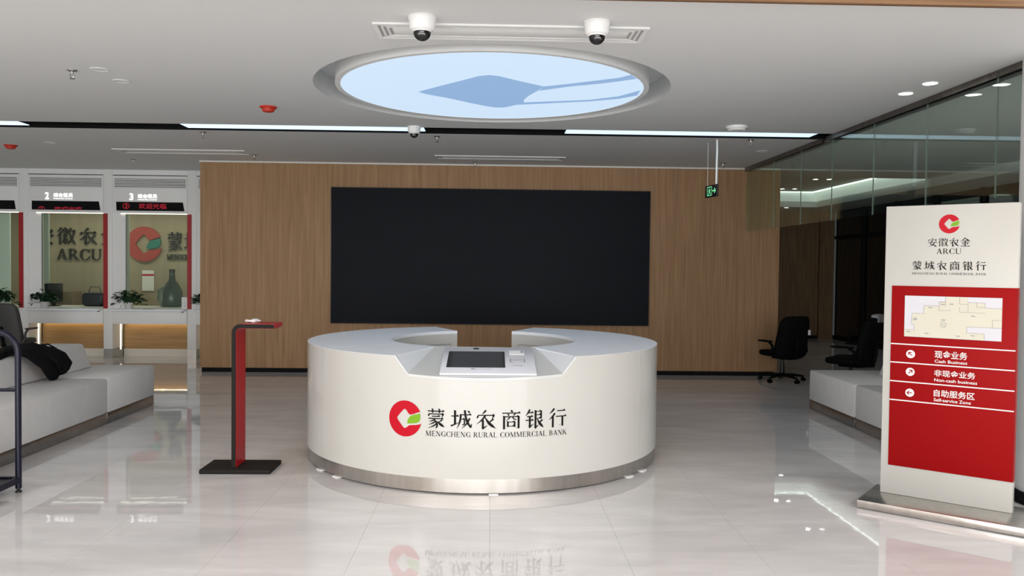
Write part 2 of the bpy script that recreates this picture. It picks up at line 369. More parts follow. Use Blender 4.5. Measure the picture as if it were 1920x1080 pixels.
def emblem(cx, cy, R):
    """open red ring with a square hole, and its green leaf"""
    def q(x, y): return ((x - 637) / 104, (586 - y) / 104)
    a0, a1 = 25, 348   # outer arc from upper lip round to lower lip
    red = [(cos(radians(a0 + (a1 - a0) * i / 60)), sin(radians(a0 + (a1 - a0) * i / 60))) for i in range(61)]
    red += [q(732, 614), q(705, 619), q(680, 621), q(663, 624), q(648, 636), q(635, 642), q(625, 636), q(605, 612), q(588, 590), q(587, 581), q(605, 558), q(626, 535), q(635, 530),
            q(645, 536), q(660, 557), q(670, 562), q(690, 557), q(710, 549)]
    leaf = [q(651, 613), q(653, 596), q(661, 580), q(674, 568), q(692, 561), q(712, 557), q(731, 552), q(733, 570), q(731, 588), q(724, 601), q(708, 608), q(684, 611), q(664, 613)]
    f = lambda pts: filled([(cx + x * R, cy + y * R) for x, y in pts])
    return f(red), f(leaf)

# ------------------------------------------------------------------ floor
ZC = 3.30
floor = struct(MB().box(-10, 9, -8.2, 21, -.06, -.002).build('floor', mat('grout', (.40, .39, .38, 1), .5)))
TS, GAP = .8, .0016
tm = MB().box(-TS / 2 + GAP / 2, TS / 2 - GAP / 2, -TS / 2 + GAP / 2, TS / 2 - GAP / 2, -.002, 0)
bmesh.ops.delete(tm.bm, geom=[f for f in tm.bm.faces if f.calc_center_median().z < -.0019], context='FACES_ONLY')
tile0 = tm.build('tile', 'stone', floor); tmesh = tile0.data
cells = []
for i in range(-12, 12):
    for j in range(-17, 18):
        cx, cy = .01 + (i + .5) * TS, 6.2 + (j + .5) * TS
        if cx < -9.9 or cx > 8.9 or cy > 20.9 or cy < -8.1: continue
        inv = cy > 3.9 and abs(cx - .026 * cy) < .64 * cy + .6 and not (abs(cx) > 4.6 and cx < 0 and cy > 15.2)
        cells.append(((0 if inv else 1000) + math.hypot(cx, cy), cx, cy))
cells.sort()
for k, (d_, cx, cy) in enumerate(cells[:290]):
    if k == 0: tile0.location = (cx, cy, 0); continue
    o = tile0.copy(); COL.objects.link(o); o.location = (cx, cy, 0)
mb = MB()
for d_, cx, cy in cells[290:]:
    hgt = TS / 2 - GAP / 2
    mb.poly([(cx - hgt, cy - hgt, 0), (cx + hgt, cy - hgt, 0), (cx + hgt, cy + hgt, 0), (cx - hgt, cy + hgt, 0)])
o = mb.build('far_tiles', 'stone', floor); o['kind'] = 'stuff'

# ------------------------------------------------------------------ ceiling with a round well and a slot
def quadz(mb, x0, x1, y0, y1, z): mb.poly([(x0, y0, z), (x1, y0, z), (x1, y1, z), (x0, y1, z)])
LC = (0, 7.51); RO = 1.6
mb = MB()
SY0, SY1 = 9.52, 9.95
for x0, x1, y0, y1 in ((-9.9, -1.8, -8, SY0), (1.8, 4.1, -8, SY0), (-1.8, 1.8, -8, 5.7), (-1.8, 1.8, 9.3, SY0), (-9.9, 4.1, SY1, 13.95), (4.1, 8.7, -8, 14), (4.1, 4.9, 14, 20.5), (4.9, 7.47, 18.7, 18.71)):
    quadz(mb, x0, x1, y0, y1, ZC)
n = 96
def sq(a):
    c_, s_ = cos(a), sin(a); k = 1 / max(abs(c_) / 1.8, (abs(s_) / (1.79 if s_ > 0 else 1.81))); return (LC[0] + c_ * k, LC[1] + s_ * k)
angs = sorted([2 * pi * k / n for k in range(n)] + [atan2(1.79, 1.8), pi - atan2(1.79, 1.8), pi + atan2(1.81, 1.8), 2 * pi - atan2(1.81, 1.8)])
for a, b_ in zip(angs, angs[1:] + [angs[0] + 2 * pi]):
    p0, p1 = sq(a), sq(b_); q0 = (LC[0] + RO * cos(a), LC[1] + RO * sin(a)); q1 = (LC[0] + RO * cos(b_), LC[1] + RO * sin(b_))
    mb.poly([(*p0, ZC), (*p1, ZC), (*q1, ZC), (*q0, ZC)])
    mb.poly([(*q0, ZC), (*q1, ZC), (*q1, ZC + .2), (*q0, ZC + .2)])
    mb.poly([(*q0, ZC + .2), (*q1, ZC + .2), (LC[0], LC[1], ZC + .2)])
# raised tray over the side hall
quadz(mb, 4.9, 7.47, 14, 18.7, 3.5)
mb.poly([(4.9, 14, ZC), (7.47, 14, ZC), (7.47, 14, 3.5), (4.9, 14, 3.5)]); mb.poly([(4.9, 14, ZC), (4.9, 18.7, ZC), (4.9, 18.7, 3.5), (4.9, 14, 3.5)])
quadz(mb, -9.9, -4.3, 13.95, 17.1, 3.33); mb.poly([(-9.9, 13.95, 3.3), (-4.3, 13.95, 3.3), (-4.3, 13.95, 3.33), (-9.9, 13.95, 3.33)])
quadz(mb, -4.3, 4.1, 13.95, 20.5, 3.3)
quadz(mb, -9.9, 9, -8.1, 21, 3.8)
struct(mb.build('ceiling', 'ceil'))
# black slot channel
mb = MB(); X0, X1 = -9.9, 4.1
quadz(mb, X0, X1, SY0, SY1, ZC + .05)
mb.poly([(X0, SY0, ZC), (X1, SY0, ZC), (X1, SY0, ZC + .05), (X0, SY0, ZC + .05)]); mb.poly([(X0, SY1, ZC), (X1, SY1, ZC), (X1, SY1, ZC + .05), (X0, SY1, ZC + .05)])
struct(mb.build('trim_1', 'blackmatt'))
for k, (a, b_, lb) in enumerate(((-9.6, -5.49, 'white linear ceiling light in the black slot at the left edge of the photo'),
                               (-3.63, -.80, 'white linear ceiling light in the black slot left of the small camera'),
                               (.87, 3.86, 'white linear ceiling light in the black slot right of the round lamp'))):
    t = thing('linear_light', lb, 'ceiling light', ((a + b_) / 2, 9.735, ZC + .05), group='linear lights in the black ceiling slot'); hw = (b_ - a) / 2
    box('housing', 'black', t, -hw, hw, -.165, .165, -.03, 0)
    MB().box(-hw + .004, hw - .004, -.145, .145, -.036, -.030).build('diffuser', 'led', t)
# side-hall soffits and cove
struct(MB().box(7.56, 8.75, 8, 20.5, 3.155, 3.30).build('trim_2', 'ceil'))
struct(MB().box(4.5, 7.56, 18.8, 20.5, 3.155, 3.30).build('trim_3', 'ceil'))
struct(MB().box(7.47, 7.52, 14.0, 18.75, 3.28, 3.5).build('trim_4', 'coveglow'))
struct(MB().box(4.9, 7.52, 18.7, 18.75, 3.28, 3.5).build('trim_5', 'coveglow'))
t = thing('cove_light', 'thin bright cove light strip along the side hall ceiling, behind the hanging glass', 'cove light', (7.4, 18.6, 3.49))
MB().box(-.02, .02, -4.5, 0, -.012, 0.005).build('right_strip', 'cove', t)
MB().box(-2.4, .02, .04, .07, -.012, 0.005).build('rear_strip', 'cove', t)

# ------------------------------------------------------------------ walls
wall = struct(MB().box(-4.54, 4.55, 12.87, 13.1, .07, ZC - .012).build('wall_back', 'wood'))
struct(MB().box(-4.55, 4.56, 12.855, 12.86, ZC - .025, ZC - .001).build('trim_6', 'cream'))
struct(MB().box(-4.52, 4.52, 12.88, 13.05, 0, .07).build('baseboard_back', 'blackmatt'))
struct(MB().box(4.55, 4.575, 12.86, 13.1, .07, ZC - .02).build('trim_7', 'wood'))
struct(MB().box(-4.6, -4.3, 13.1, 17.1, 0, 3.33).build('wall_inner', 'white'))
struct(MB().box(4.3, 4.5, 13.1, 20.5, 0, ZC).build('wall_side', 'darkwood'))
struct(MB().box(-10, -9.9, -8.1, 17.2, 0, 3.8).build('wall_left', 'white'))
struct(MB().box(-10, 9, -8.2, -8.1, 0, 3.8).build('wall_front', 'cream'))
struct(MB().box(-10, -4.3, 17.0, 17.2, 0, 3.33).build('wall_office', 'officewall'))
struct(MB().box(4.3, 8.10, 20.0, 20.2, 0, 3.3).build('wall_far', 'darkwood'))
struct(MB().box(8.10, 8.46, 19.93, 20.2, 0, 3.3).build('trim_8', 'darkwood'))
struct(MB().box(4.5, 8.4, 19.96, 20.0, 0, .08).build('baseboard_far', 'blackmatt'))
struct(MB().box(8.62, 8.75, -8.1, 20.2, 0, 3.8).build('wall_right', 'blackmatt'))
# night windows along the right side
for k in range(4):
    y1 = 19.9 - k * 3.0; y0 = y1 - 3.0
    wn = struct(bpy.data.objects.new('window_%d' % (k + 1), None)); COL.objects.link(wn); wn.location = (8.5, y0, 0)
    fr = MB(); fr.box(-.05, .1, 0, 3, 0, .1).box(-.05, .1, 0, 3, 2.46, 2.54)
    for yy in (0, 1.5): fr.box(-.06, .1, yy - .04, yy + .04, 0, 3.155)
    fr.build('frame', 'blackmatt', wn)
    for yy in (0, 1.5):
        box('pane', 'windowglass', wn, 0, .02, yy + .05, yy + 1.45, .1, 2.46); box('pane', 'windowglass', wn, 0, .02, yy + .05, yy + 1.45, 2.55, 3.15)
# wood-clad edge of the entrance hall ceiling
so = struct(MB().box(-9.9, 8.6, -8.1, 4.74, 3.25, 3.299).build('trim_9', 'soffitwood'))
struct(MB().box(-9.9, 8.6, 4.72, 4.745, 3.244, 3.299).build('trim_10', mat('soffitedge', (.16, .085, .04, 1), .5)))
# round column at the right edge with black skirting
co = struct(MB().lathe([(.42, 0), (.42, ZC)], (4.34, 5.86, 0), 64).build('wall_column', 'white', smooth=True))
struct(MB().lathe([(.44, 0.002), (.44, .09), (.42, .09)], (4.34, 5.86, 0), 64).build('baseboard_column', 'blackmatt', smooth=True))

# ------------------------------------------------------------------ round ceiling lamp
t = thing('ceiling_lamp', 'large round blue-white ceiling lamp printed with a blue square emblem', 'ceiling lamp', (LC[0], LC[1], ZC))
RL = 1.365
MB().lathe([(RL, .004), (RL, -.001), (RL + .045, -.001), (RL + .045, .19)], n=128).build('rim', 'ceil', t, smooth=30)
mb = MB(); mb.poly([(RL * cos(2 * pi * k / 128), RL * sin(2 * pi * k / 128), .003) for k in range(128)]); mb.build('light_panel', 'lamp', t)
PR = [[(-0.688, 7.587), (-0.482, 7.338), (-0.296, 7.127), (-0.119, 6.92), (-0.035, 6.878), (0.049, 6.908), (0.223, 7.073), (0.452, 7.275), (0.416, 7.434), (0.337, 7.683), (0.3, 7.87), (0.304, 8.014), (0.219, 8.139), (0.122, 8.26), (0.042, 8.277), (-0.059, 8.213), (-0.234, 8.047), (-0.42, 7.853), (-0.616, 7.687)],
      [(0.452, 7.275), (0.662, 7.155), (0.905, 6.999), (1.061, 6.899), (1.148, 6.78), (1.222, 6.92), (1.081, 7.032), (0.923, 7.136), (0.673, 7.266), (0.418, 7.459)],
      [(0.300, 7.994), (0.637, 7.9), (0.918, 7.821), (1.176, 7.635), (1.332, 7.363), (1.34, 7.586), (1.194, 7.752), (0.927, 7.896), (0.644, 7.986), (0.239, 8.118)]]
mb = MB()
for p in PR: mb.polys(filled([(x - LC[0], y - LC[1]) for x, y in p]), lambda x, y: (x, y, .0015))
mb.build('emblem_print', 'lampblue', t)

# ------------------------------------------------------------------ ceiling fittings
def vent(x0, x1, y0, y1, lb):
    t = thing('air_vent', lb, 'air vent', ((x0 + x1) / 2, (y0 + y1) / 2, ZC)); a, b_ = (x1 - x0) / 2, (y1 - y0) / 2
    def ring(name, w0, w1, e0, e1, z):
        mb = MB(); o_ = [(-a + e0, -b_ + w0), (a - e0, -b_ + w0), (a - e0, b_ - w0), (-a + e0, b_ - w0)]; i_ = [(-a + e1, -b_ + w1), (a - e1, -b_ + w1), (a - e1, b_ - w1), (-a + e1, b_ - w1)]
        for k in range(4):
            p, q, r_, u = o_[k], o_[(k + 1) % 4], i_[(k + 1) % 4], i_[k]
            mb.poly([(*p, z), (*q, z), (*r_, z), (*u, z)]); mb.poly([(*p, 0), (*q, 0), (*q, z), (*p, z)]); mb.poly([(*u, 0), (*r_, 0), (*r_, z), (*u, z)])
        mb.build(name, 'ventwhite', t)
    ring('frame', 0, .03, 0, .03, -.012)
    ring('inner_frame', .045, .06, .05, .065, -.010)
    ring('blade_frame', .075, .088, .085, .10, -.010)
    box('backing', mat('ventback', (.42, .42, .41, 1), .7), t, -a + .02, a - .02, -b_ + .02, b_ - .02, -.003, -.001)
    box('blade', 'ventwhite', t, -a + .12, a - .12, -b_ + .10, b_ - .10, -.007, -.003, .001)
mat('ventwhite', (.80, .80, .78, 1), .7)
vent(-.80, 1.04, 5.44, 5.80, 'white rectangular ceiling vent between the two large dome cameras')
vent(-5.35, -3.5, 11.66, 12.06, 'white long ceiling vent above the teller counters')
vent(-.83, 1.07, 11.86, 12.2, 'white long ceiling vent above the big black screen')
def dome(x, y, k, lb):
    t = thing('dome_camera', lb, 'security camera', (x, y, ZC), group='dome security cameras on the ceiling'); t.scale = (k, k, k)
    MB().lathe([(.0, 0), (.092, 0), (.092, -.012), (.088, -.016), (.083, -.07), (.074, -.085), (.066, -.088)], n=32).build('housing', 'white', t, smooth=30)
    MB().lathe([(.066, -.088), (.058, -.096), (.056, -.10)], n=32).build('collar', 'white', t, smooth=True)
    MB().lathe([(.057 * cos(a), -.098 - .055 * sin(a)) for a in [pi / 2 * i / 8 for i in range(9)]], n=28).build('dome_window', mat('domeglass', (.012, .010, .010, 1), .12), t, smooth=True)
    MB().lathe([(.018, 0), (.022, .0), (.022, .01), (.0, .01)], (0, -.046, -.128), 14).build('lens', 'grey', t)
dome(-.458, 5.31, 1.0, 'large white dome camera at the left of the front vent')
dome(.676, 5.35, .95, 'large white dome camera at the right of the front vent')
dome(-.90, 9.47, .85, 'small white dome camera under the black slot beside the round lamp')
def detector(x, y, lb):
    t = thing('smoke_detector', lb, 'detector', (x, y, ZC))
    MB().lathe([(0, 0), (.085, 0), (.085, -.012), (.07, -.02)], n=24).build('base', 'detred', t, smooth=30)
    MB().lathe([(.066, -.02), (.056, -.05), (.04, -.055), (.0, -.055)], n=24).build('chamber', 'detred', t, smooth=30)
detector(-2.281, 8.41, 'red ceiling alarm detector nearer the round lamp')
detector(-6.636, 11.474, 'red ceiling alarm detector at the left edge above the tellers')
t = thing('smoke_sensor', 'flat round white sensor on the ceiling just before the black slot at right', 'detector', (2.737, 9.127, ZC))
MB().lathe([(0, 0), (.12, 0), (.115, -.03)], n=32).build('base', 'white', t, smooth=30); MB().lathe([(.105, -.03), (.09, -.05), (.0, -.052)], n=32).build('cap', 'white', t, smooth=30)
def sprinkler(x, y, lb, k=1.0):
    t = thing('sprinkler', lb, 'sprinkler', (x, y, 3.5 if x == 6.0 else ZC), group='ceiling sprinkler heads'); t.scale = (k, k, k)
    MB().lathe([(0, 0), (.04, 0), (.036, -.008), (.012, -.012)], n=18).build('escutcheon', 'steeldark', t, smooth=30)
    mb = MB().lathe([(.011, -.012), (.009, -.03), (0, -.03)], n=10)
    for s in (-1, 1): mb.tube([(s * .008, 0, -.02), (s * .016, 0, -.045), (s * .004, 0, -.068)], .003, 6)
    mb.build('frame', 'steeldark', t, smooth=True)
    MB().lathe([(0, -.066), (.022, -.068), (.022, -.072), (0, -.072)], n=14).build('deflector', 'steeldark', t)
for x, y, lb in ((-3.512, 6.95, 'sprinkler head on the left ceiling in front of the two blank round covers'), (-3.53, 10.1, 'sprinkler head just behind the black slot, left part'),
               (-3.50, 12.15, 'sprinkler head at the right end of the teller vent'), (-.684, 10.15, 'sprinkler head just behind the small dome camera'),
               (-.26, 12.65, 'sprinkler head close above the big black screen'), (3.194, 10.05, 'sprinkler head behind the black slot near the hanging glass'),
               (3.49, 12.3, 'sprinkler head right of the hanging exit sign, near the wood wall'), (-5.587, 12.9, 'sprinkler head before the header of teller window three'),
               (6.0, 15.2, 'sprinkler head in the side hall behind the glass')):
    sprinkler(x, y, lb)
for x, y, lb in ((-3.263, 6.906, 'blank white round ceiling cover beside the left sprinkler'), (-3.276, 7.336, 'blank white round ceiling cover, farther one behind the left sprinkler'),
               (3.65, 11.0, 'blank white round ceiling cover near the hanging glass rail'), (-5.95, 11.2, 'blank white round ceiling cover left of the teller vent')):
    tag(MB().lathe([(0, 0), (.075, 0), (.07, -.006), (.06, -.005), (.056, -.002), (.0, -.002)], n=32).build('ceiling_cover', 'ceil', smooth=30, loc=(x, y, ZC)), lb, 'ceiling cover')
def downlight(x, y, z, lb, r_=.07):
    t = thing('downlight', lb, 'downlight', (x, y, z), group='lit downlights')
    MB().lathe([(r_ * .82, .0), (r_ * .86, -.006), (r_, -.004), (r_, 0)], n=24).build('ring', 'white', t)
    mb = MB(); mb.poly([(r_ * .83 * cos(2 * pi * k / 24), r_ * .83 * sin(2 * pi * k / 24), -.003) for k in range(24)]); mb.build('lens', 'downlight', t)
downlight(3.721, 6.894, ZC, 'lit downlight by the glass rail, nearer of the two')
downlight(3.719, 7.301, ZC, 'lit downlight by the glass rail, farther of the two')
for x, y, z, lb in ((6.47, 18.07, 3.5, 'tiny lit downlight in the side hall tray ceiling, rear left'), (6.735, 18.03, 3.5, 'tiny lit downlight in the side hall tray ceiling, rear right'),
                  (6.416, 16.07, 3.5, 'tiny lit downlight in the side hall tray ceiling, front left'), (6.68, 16.04, 3.5, 'tiny lit downlight in the side hall tray ceiling, front right'),
                  (6.9, 18.98, 3.155, 'tiny lit downlight under the side hall cove edge')):
    downlight(x, y, z, lb, .06)

# ------------------------------------------------------------------ hanging glass smoke barrier
t = thing('smoke_barrier', 'frameless glass smoke barrier hanging from a dark ceiling rail at right', 'glass barrier', (4.03, 9.4, 2.29))
for a, b_ in ((5.95, 9.74), (9.86, 12.86)):
    mb = MB(); a -= 9.4; b_ -= 9.4
    mb.box(-.03, -.012, a, b_, .955, 1.01).box(.014, .10, a, b_, .955, 1.01).box(-.012, .014, a, b_, .985, 1.01)
    mb.build('rail', 'rail', t)
box('bracket', 'rail', t, -.035, .105, .30, .36, .945, .955)
ys = [5.95, 6.45, 7.50, 8.55, 9.60, 10.57, 11.6, 12.84]
for a, b_ in zip(ys, ys[1:]):
    box('glass_pane', 'glass', t, -.006, .006, a - 9.4 + .0022, b_ - 9.4 - .0022, 0, .98)
    if a > 6: box('pane_joint', mat('joint', (.24, .28, .26, 1), .4), t, -.006, .006, a - 9.4 - .0017, a - 9.4 + .0017, 0, .98)

# ------------------------------------------------------------------ black video screen
t = thing('video_wall', 'huge black switched-off display mounted on the wood wall', 'screen', (0, 12.87, .785))
box('frame', 'black', t, -2.5, 2.5, -.06, 0, 0, 2.125, .004)
box('display_panel', 'screen', t, -2.487, 2.487, -.063, -.06, .013, 2.112)

# ------------------------------------------------------------------ exit sign
t = thing('exit_sign', 'small green running-man exit sign hanging from a white tube', 'exit sign', (2.76, 10.2, 2.60), atan2(-.30, .06))
box('plate', 'black', t, -.16, .16, -.012, .012, 0, .15, .003)
mb = MB()
f = lambda x, y: (x, -.0135, y)
for x0, x1, y0, y1 in ((-.10, .03, .018, .026), (-.10, .03, .124, .132), (-.10, -.09, .018, .132), (.02, .03, .018, .132)):
    mb.polys([([(x0, y0), (x1, y0), (x1, y1), (x0, y1)], [(0, 1, 2, 3)])], f)
for P, W in (([(-.04, .10), (-.03, .07)], [.02, .02]), ([(-.032, .07), (-.05, .05), (-.07, .03)], [.014, .01]), ([(-.032, .07), (-.01, .055), (-.01, .03)], [.014, .01]), ([(-.036, .095), (-.06, .085), (-.07, .07)], [.01, .008]), ([(-.036, .095), (-.015, .085), (0, .095)], [.01, .008]), ([(-.034, .108), (-.034, .118)], [.014, .014]),
             ([(.045, .075), (.12, .075)], [.018, .018]), ([(.095, .105), (.128, .075)], [.016, .016]), ([(.095, .045), (.128, .075)], [.016, .016])):
    mb.polys([brush(P, W, 6)], f)
mb.build('pictogram', 'exitgreen', t)
MB().tube([(.12, 0, .15), (.122, 0, .40), (.128, 0, .55), (.12, 0, .70)], .013, 10).build('hanging_tube', 'white', t, smooth=True)
MB().tube([(-.12, 0, .15), (-.12, 0, .70)], .003, 6).build('wire', 'white', t)

# ------------------------------------------------------------------ reception desk
DC = (-.06, 7.63); DR = 1.6; ZT = 1.02
desk = thing('reception_desk', 'white glossy round reception desk with brushed steel plinth and sloped touch console', 'desk', (DC[0], DC[1], 0))
NL, NR, LL, LR = -.425, .464, -.354, .3925
def cyl(th, r_, z): return (r_ * sin(th), -r_ * cos(th), z)
BKY = 6.88 - DC[1]
def conz(y): return ZT - .1765 * (BKY - y)
def rin(th):
    b_ = .80 if cos(th) > 0 else 1.0; return 1 / sqrt((sin(th) / .86) ** 2 + (cos(th) / b_) ** 2)
def topz(th):
    if th <= NL or th >= NR: return ZT
    if th < LL: k = (th - NL) / (LL - NL); return ZT + k * (conz(-DR * cos(LL)) - ZT)
    if th > LR: k = (NR - th) / (NR - LR); return ZT + k * (conz(-DR * cos(LR)) - ZT)
    return conz(-DR * cos(th))
SM = .95; GO, GI = pi - .351, pi - .295
def wallpanel(name, a0, a1, extra=()):
    ths = sorted(set([a0 + (a1 - a0) * i / 48 for i in range(49)] + list(extra)))
    mb = MB(); rows = []
    for th in ths:
        zt = topz(th) - .002
        rows.append([mb.bm.verts.new(cyl(th, r_, z)) for r_, z in ((DR, .115), (DR, zt - .004), (DR - .004, zt), (DR - .03, zt), (DR - .03, .115))])
    for a, b_ in zip(rows, rows[1:]):
        for k in range(5): mb.bm.faces.new((a[k], a[(k + 1) % 5], b_[(k + 1) % 5], b_[k]))
    mb.bm.faces.new(rows[0]); mb.bm.faces.new(rows[-1][::-1])
    return mb.build(name, 'gloss', desk, smooth=30)
wallpanel('front_panel', -SM, SM, (NL, NR, LL, LR)); wallpanel('side_panel', SM + .003, GO); wallpanel('side_panel', -GO, -SM - .003)
def worktop(a0, a1, b0, b1):
    mb = MB(); rows = []; n_ = 40
    for i in range(n_ + 1):
        a = a0 + (a1 - a0) * i / n_; b_ = b0 + (b1 - b0) * i / n_; ri = rin(b_)
        rows.append([mb.bm.verts.new(v) for v in (cyl(a, DR - .0005, ZT), cyl(b_, ri, ZT), cyl(b_, ri, ZT - .03), cyl(a, DR - .031, ZT - .03))])
    for a, b_ in zip(rows, rows[1:]):
        for k in range(4): mb.bm.faces.new((a[k], a[(k + 1) % 4], b_[(k + 1) % 4], b_[k]))
    mb.bm.faces.new(rows[0]); mb.bm.faces.new(rows[-1][::-1])
    return mb.build('worktop', 'top', desk, smooth=30)
BL = Vector((-.41, BKY, ZT)); BR = Vector((.45, BKY - .02, ZT))
bl, br = atan2(BL.x, -BL.y), atan2(BR.x, -BR.y)
def scale_in(th, r_): return r_
worktop(NR, SM - .002, br, SM - .002); worktop(SM + .002, GO, SM + .002, GI); worktop(NL, -SM + .002, bl, -SM + .002); worktop(-SM - .002, -GO, -SM - .002, -GI)
# inner wall, cut ends
mb = MB(); ths = [-GI + 2 * GI * i / 90 for i in range(91)]
for a, b_ in zip(ths, ths[1:]):
    za, zb = (ZT - .03, ZT - .03) if not (bl < (a + b_) / 2 < br) else (.9, .9)
    mb.poly([cyl(a, rin(a), .02), cyl(b_, rin(b_), .02), cyl(b_, rin(b_), zb), cyl(a, rin(a), za)])
mb.build('inner_wall', 'gloss', desk, smooth=30)
for s in (-1, 1):
    mb = MB(); mb.poly([cyl(s * GO, DR - .001, .012), cyl(s * GI, rin(GI), .012), cyl(s * GI, rin(GI), ZT - .001), cyl(s * GO, DR - .001, ZT - .001)])
    mb.thick((s * .012, 0, 0)); mb.build('end_panel', 'gloss', desk)
    mb = MB()
    for i in range(14):
        a, b_ = s * (GI - .07 - i * .035), s * (GI - .07 - (i + 1) * .035)
        mb.poly([cyl(a, rin(a) - .003, .878), cyl(b_, rin(b_) - .003, .878), cyl(b_, rin(b_) - .003, .886), cyl(a, rin(a) - .003, .886)])
    a, b_ = s * (GI - .07), s * (GI - .075)
    mb.poly([cyl(a, rin(a) - .003, .2), cyl(b_, rin(b_) - .003, .2), cyl(b_, rin(b_) - .003, .886), cyl(a, rin(a) - .003, .886)])
    mb.build('drawer_gap', 'grey', desk)
# sloped console slab and side facets
mb = MB(); fr = [LL + (LR - LL) * i / 24 for i in range(25)]; a_ = []; c_ = []
for i, th in enumerate(fr):
    p = Vector(cyl(th, DR + .004, 0)); q = BL.lerp(BR, i / 24)
    a_.append((p.x, p.y, conz(p.y) + .002)); c_.append((q.x, q.y, conz(q.y) + .002))
for i in range(24):
    mb.poly([a_[i], a_[i + 1], c_[i + 1], c_[i]])
bmesh.ops.remove_doubles(mb.bm, verts=mb.bm.verts[:], dist=1e-5); mb.thick((0, 0, -.02))
mb.build('console_slab', 'slab', desk, smooth=30)
for s, tn, tl, B in ((-1, NL, LL, BL), (1, NR, LR, BR)):
    mb = MB(); p = Vector(cyl(tl, DR, 0)); mb.poly([cyl(tn, DR, ZT), (p.x, p.y, conz(p.y)), (B.x, B.y, ZT)]); mb.thick((s * .004, 0, -.004)); mb.build('console_facet', 'facet', desk)
# plinth and levelling shims
MB().lathe([(DR - .05, .010), (DR - .006, .010), (DR - .006, .114), (DR - .05, .114)], n=128).build('plinth', 'steel', desk, smooth=30)
for u in (-1.582, -1.295, .096, 1.364, 1.607):
    th = u / DR; o = box('shim', 'paper', desk, -.035, .035, -.02, .02, 0, .010); o.location = cyl(th, DR - .002, 0); o.rotation_euler = (0, 0, th)
# emblem and lettering on the curved front
def dmap(u, z, r_=DR + .0025): th = u / DR; return cyl(th, r_, z)
def curved(P, name, m_, r_=DR + .0025):
    mb = MB(); mb.polys(P, lambda x, y: (x, 0, y))
    for k in range(-20, 21):
        g_ = mb.bm.verts[:] + mb.bm.edges[:] + mb.bm.faces[:]
        bmesh.ops.bisect_plane(mb.bm, geom=g_, plane_co=(k * .04, 0, 0), plane_no=(1, 0, 0))
    for v in mb.bm.verts: v.co = Vector(dmap(v.co.x, v.co.z, r_))
    return mb.build(name, m_, desk)
er, eg = emblem(-.587, .549, .136)
curved(er, 'emblem_ring', 'printred'); curved(eg, 'emblem_leaf', 'printgreen')
P = []
for ch, (a, b_) in zip('蒙城农商银行', ((-.412, -.268), (-.226, -.070), (-.041, .112), (.149, .299), (.329, .476), (.515, .665))):
    curved(shift(HAN[ch], a, .493, (b_ - a) / 100, .00142), 'character', 'ink')
curved(lat('MENGCHENG RURAL COMMERCIAL BANK', -.418, .667, .430, .470), 'bank_name_english', 'ink')
# touch kiosk panel on the slope
SL = atan(.1765)
kp = bpy.data.objects.new('touch_panel', None)
kb = MB().box(-.365, .365, .06, .78, 0, .016, .004).build('touch_panel', mat('kioskwhite', (.74, .75, .79, 1), .25), desk, smooth=30)
kb.location = (-.012 - DC[0], 6.03 - DC[1], conz(6.03 - DC[1]) + .003); kb.rotation_euler = (SL, 0, 0)
box('screen', 'tablet', kb, -.322, .13, .21, .65, .016, .018)
box('screen_glass', mat('tabletglass', (.035, .042, .050, 1), .15), kb, -.285, .112, .225, .635, .018, .0185)
box('camera_window', 'black', kb, -.125, -.08, .715, .755, .016, .0185)
box('card_reader', 'grey', kb, .170, .285, .55, .555, .016, .018); box('card_reader_pad', 'paper', kb, .168, .288, .565, .67, .016, .020)
box('status_light', 'grey', kb, .262, .282, .61, .66, .020, .021)
mb = MB()
for x0, x1, y0, y1 in ((.17, .178, .36, .45), (.28, .288, .36, .45), (.17, .195, .445, .45), (.262, .288, .445, .45), (.17, .195, .36, .365), (.262, .288, .36, .365), (.185, .272, .40, .408), (.195, .262, .425, .432), (.19, .27, .26, .268), (.19, .262, .715, .722), (-.10, .03, .165, .17), (-.13, -.105, .16, .185)):
    mb.box(x0, x1, y0, y1, .016, .0172)
mb.build('reader_marks', 'grey', kb)['kind'] = 'stuff'

# ------------------------------------------------------------------ red and black stand
st = thing('floor_stand', 'red and black bent-plate lectern stand on a black square base', 'stand', (-2.05, 6.8, 0))
MB().box(-.285, .285, -.205, .155, 0.004, .035, .004).build('base', 'stand', st, smooth=30)
for x in (-.27, .27):
    for y in (-.19, .14): box('foot', 'black', st, x - .012, x + .012, y - .012, y + .012, 0, .004)
def plate(r0, r1, zbot, xl, xr, ztop, y0, y1, R_=.07):
    # L-shaped bent strip between offsets r0 (outer) and r1 (inner)
    def path(d):
        pts = [(xl + d, zbot)]; cx, cz = xl + R_, ztop - R_
        for i in range(9): a = pi - pi / 2 * i / 8; pts.append((cx + (R_ - d) * cos(a), cz + (R_ - d) * sin(a)))
        return pts + [(xr, ztop - d)]
    o_, i_ = path(r0), path(r1); mb = MB()
    vs = [[mb.bm.verts.new((p[0], y, p[1])) for p in pp] for y in (y0, y1) for pp in (o_, i_)]
    n_ = len(o_)
    for k in range(n_ - 1):
        for a, b_ in ((0, 1), (1, 3), (3, 2), (2, 0)): mb.bm.faces.new((vs[a][k], vs[a][k + 1], vs[b_][k + 1], vs[b_][k]))
    for k in (0, n_ - 1): mb.bm.faces.new([vs[0][k], vs[1][k], vs[3][k], vs[2][k]])
    return mb
plate(0.001, .034, .035, -.05, .292, 1.21, -.13, .13).build('bent_plate', 'stand', st, smooth=30)
plate(.034, .037, .036, -.05, .288, 1.21, -.122, .128).build('inner_face', 'red', st, smooth=30)
box('top_face', 'red', st, .02, .292, -.128, .128, 1.209, 1.2125); box('end_face', 'red', st, .292, .2945, -.128, .128, 1.178, 1.2125)
def lump(q): return Vector((q.x * (1 + .25 * sin(q.y * 90)), q.y, q.z * (1 + .4 * sin(q.x * 80))))
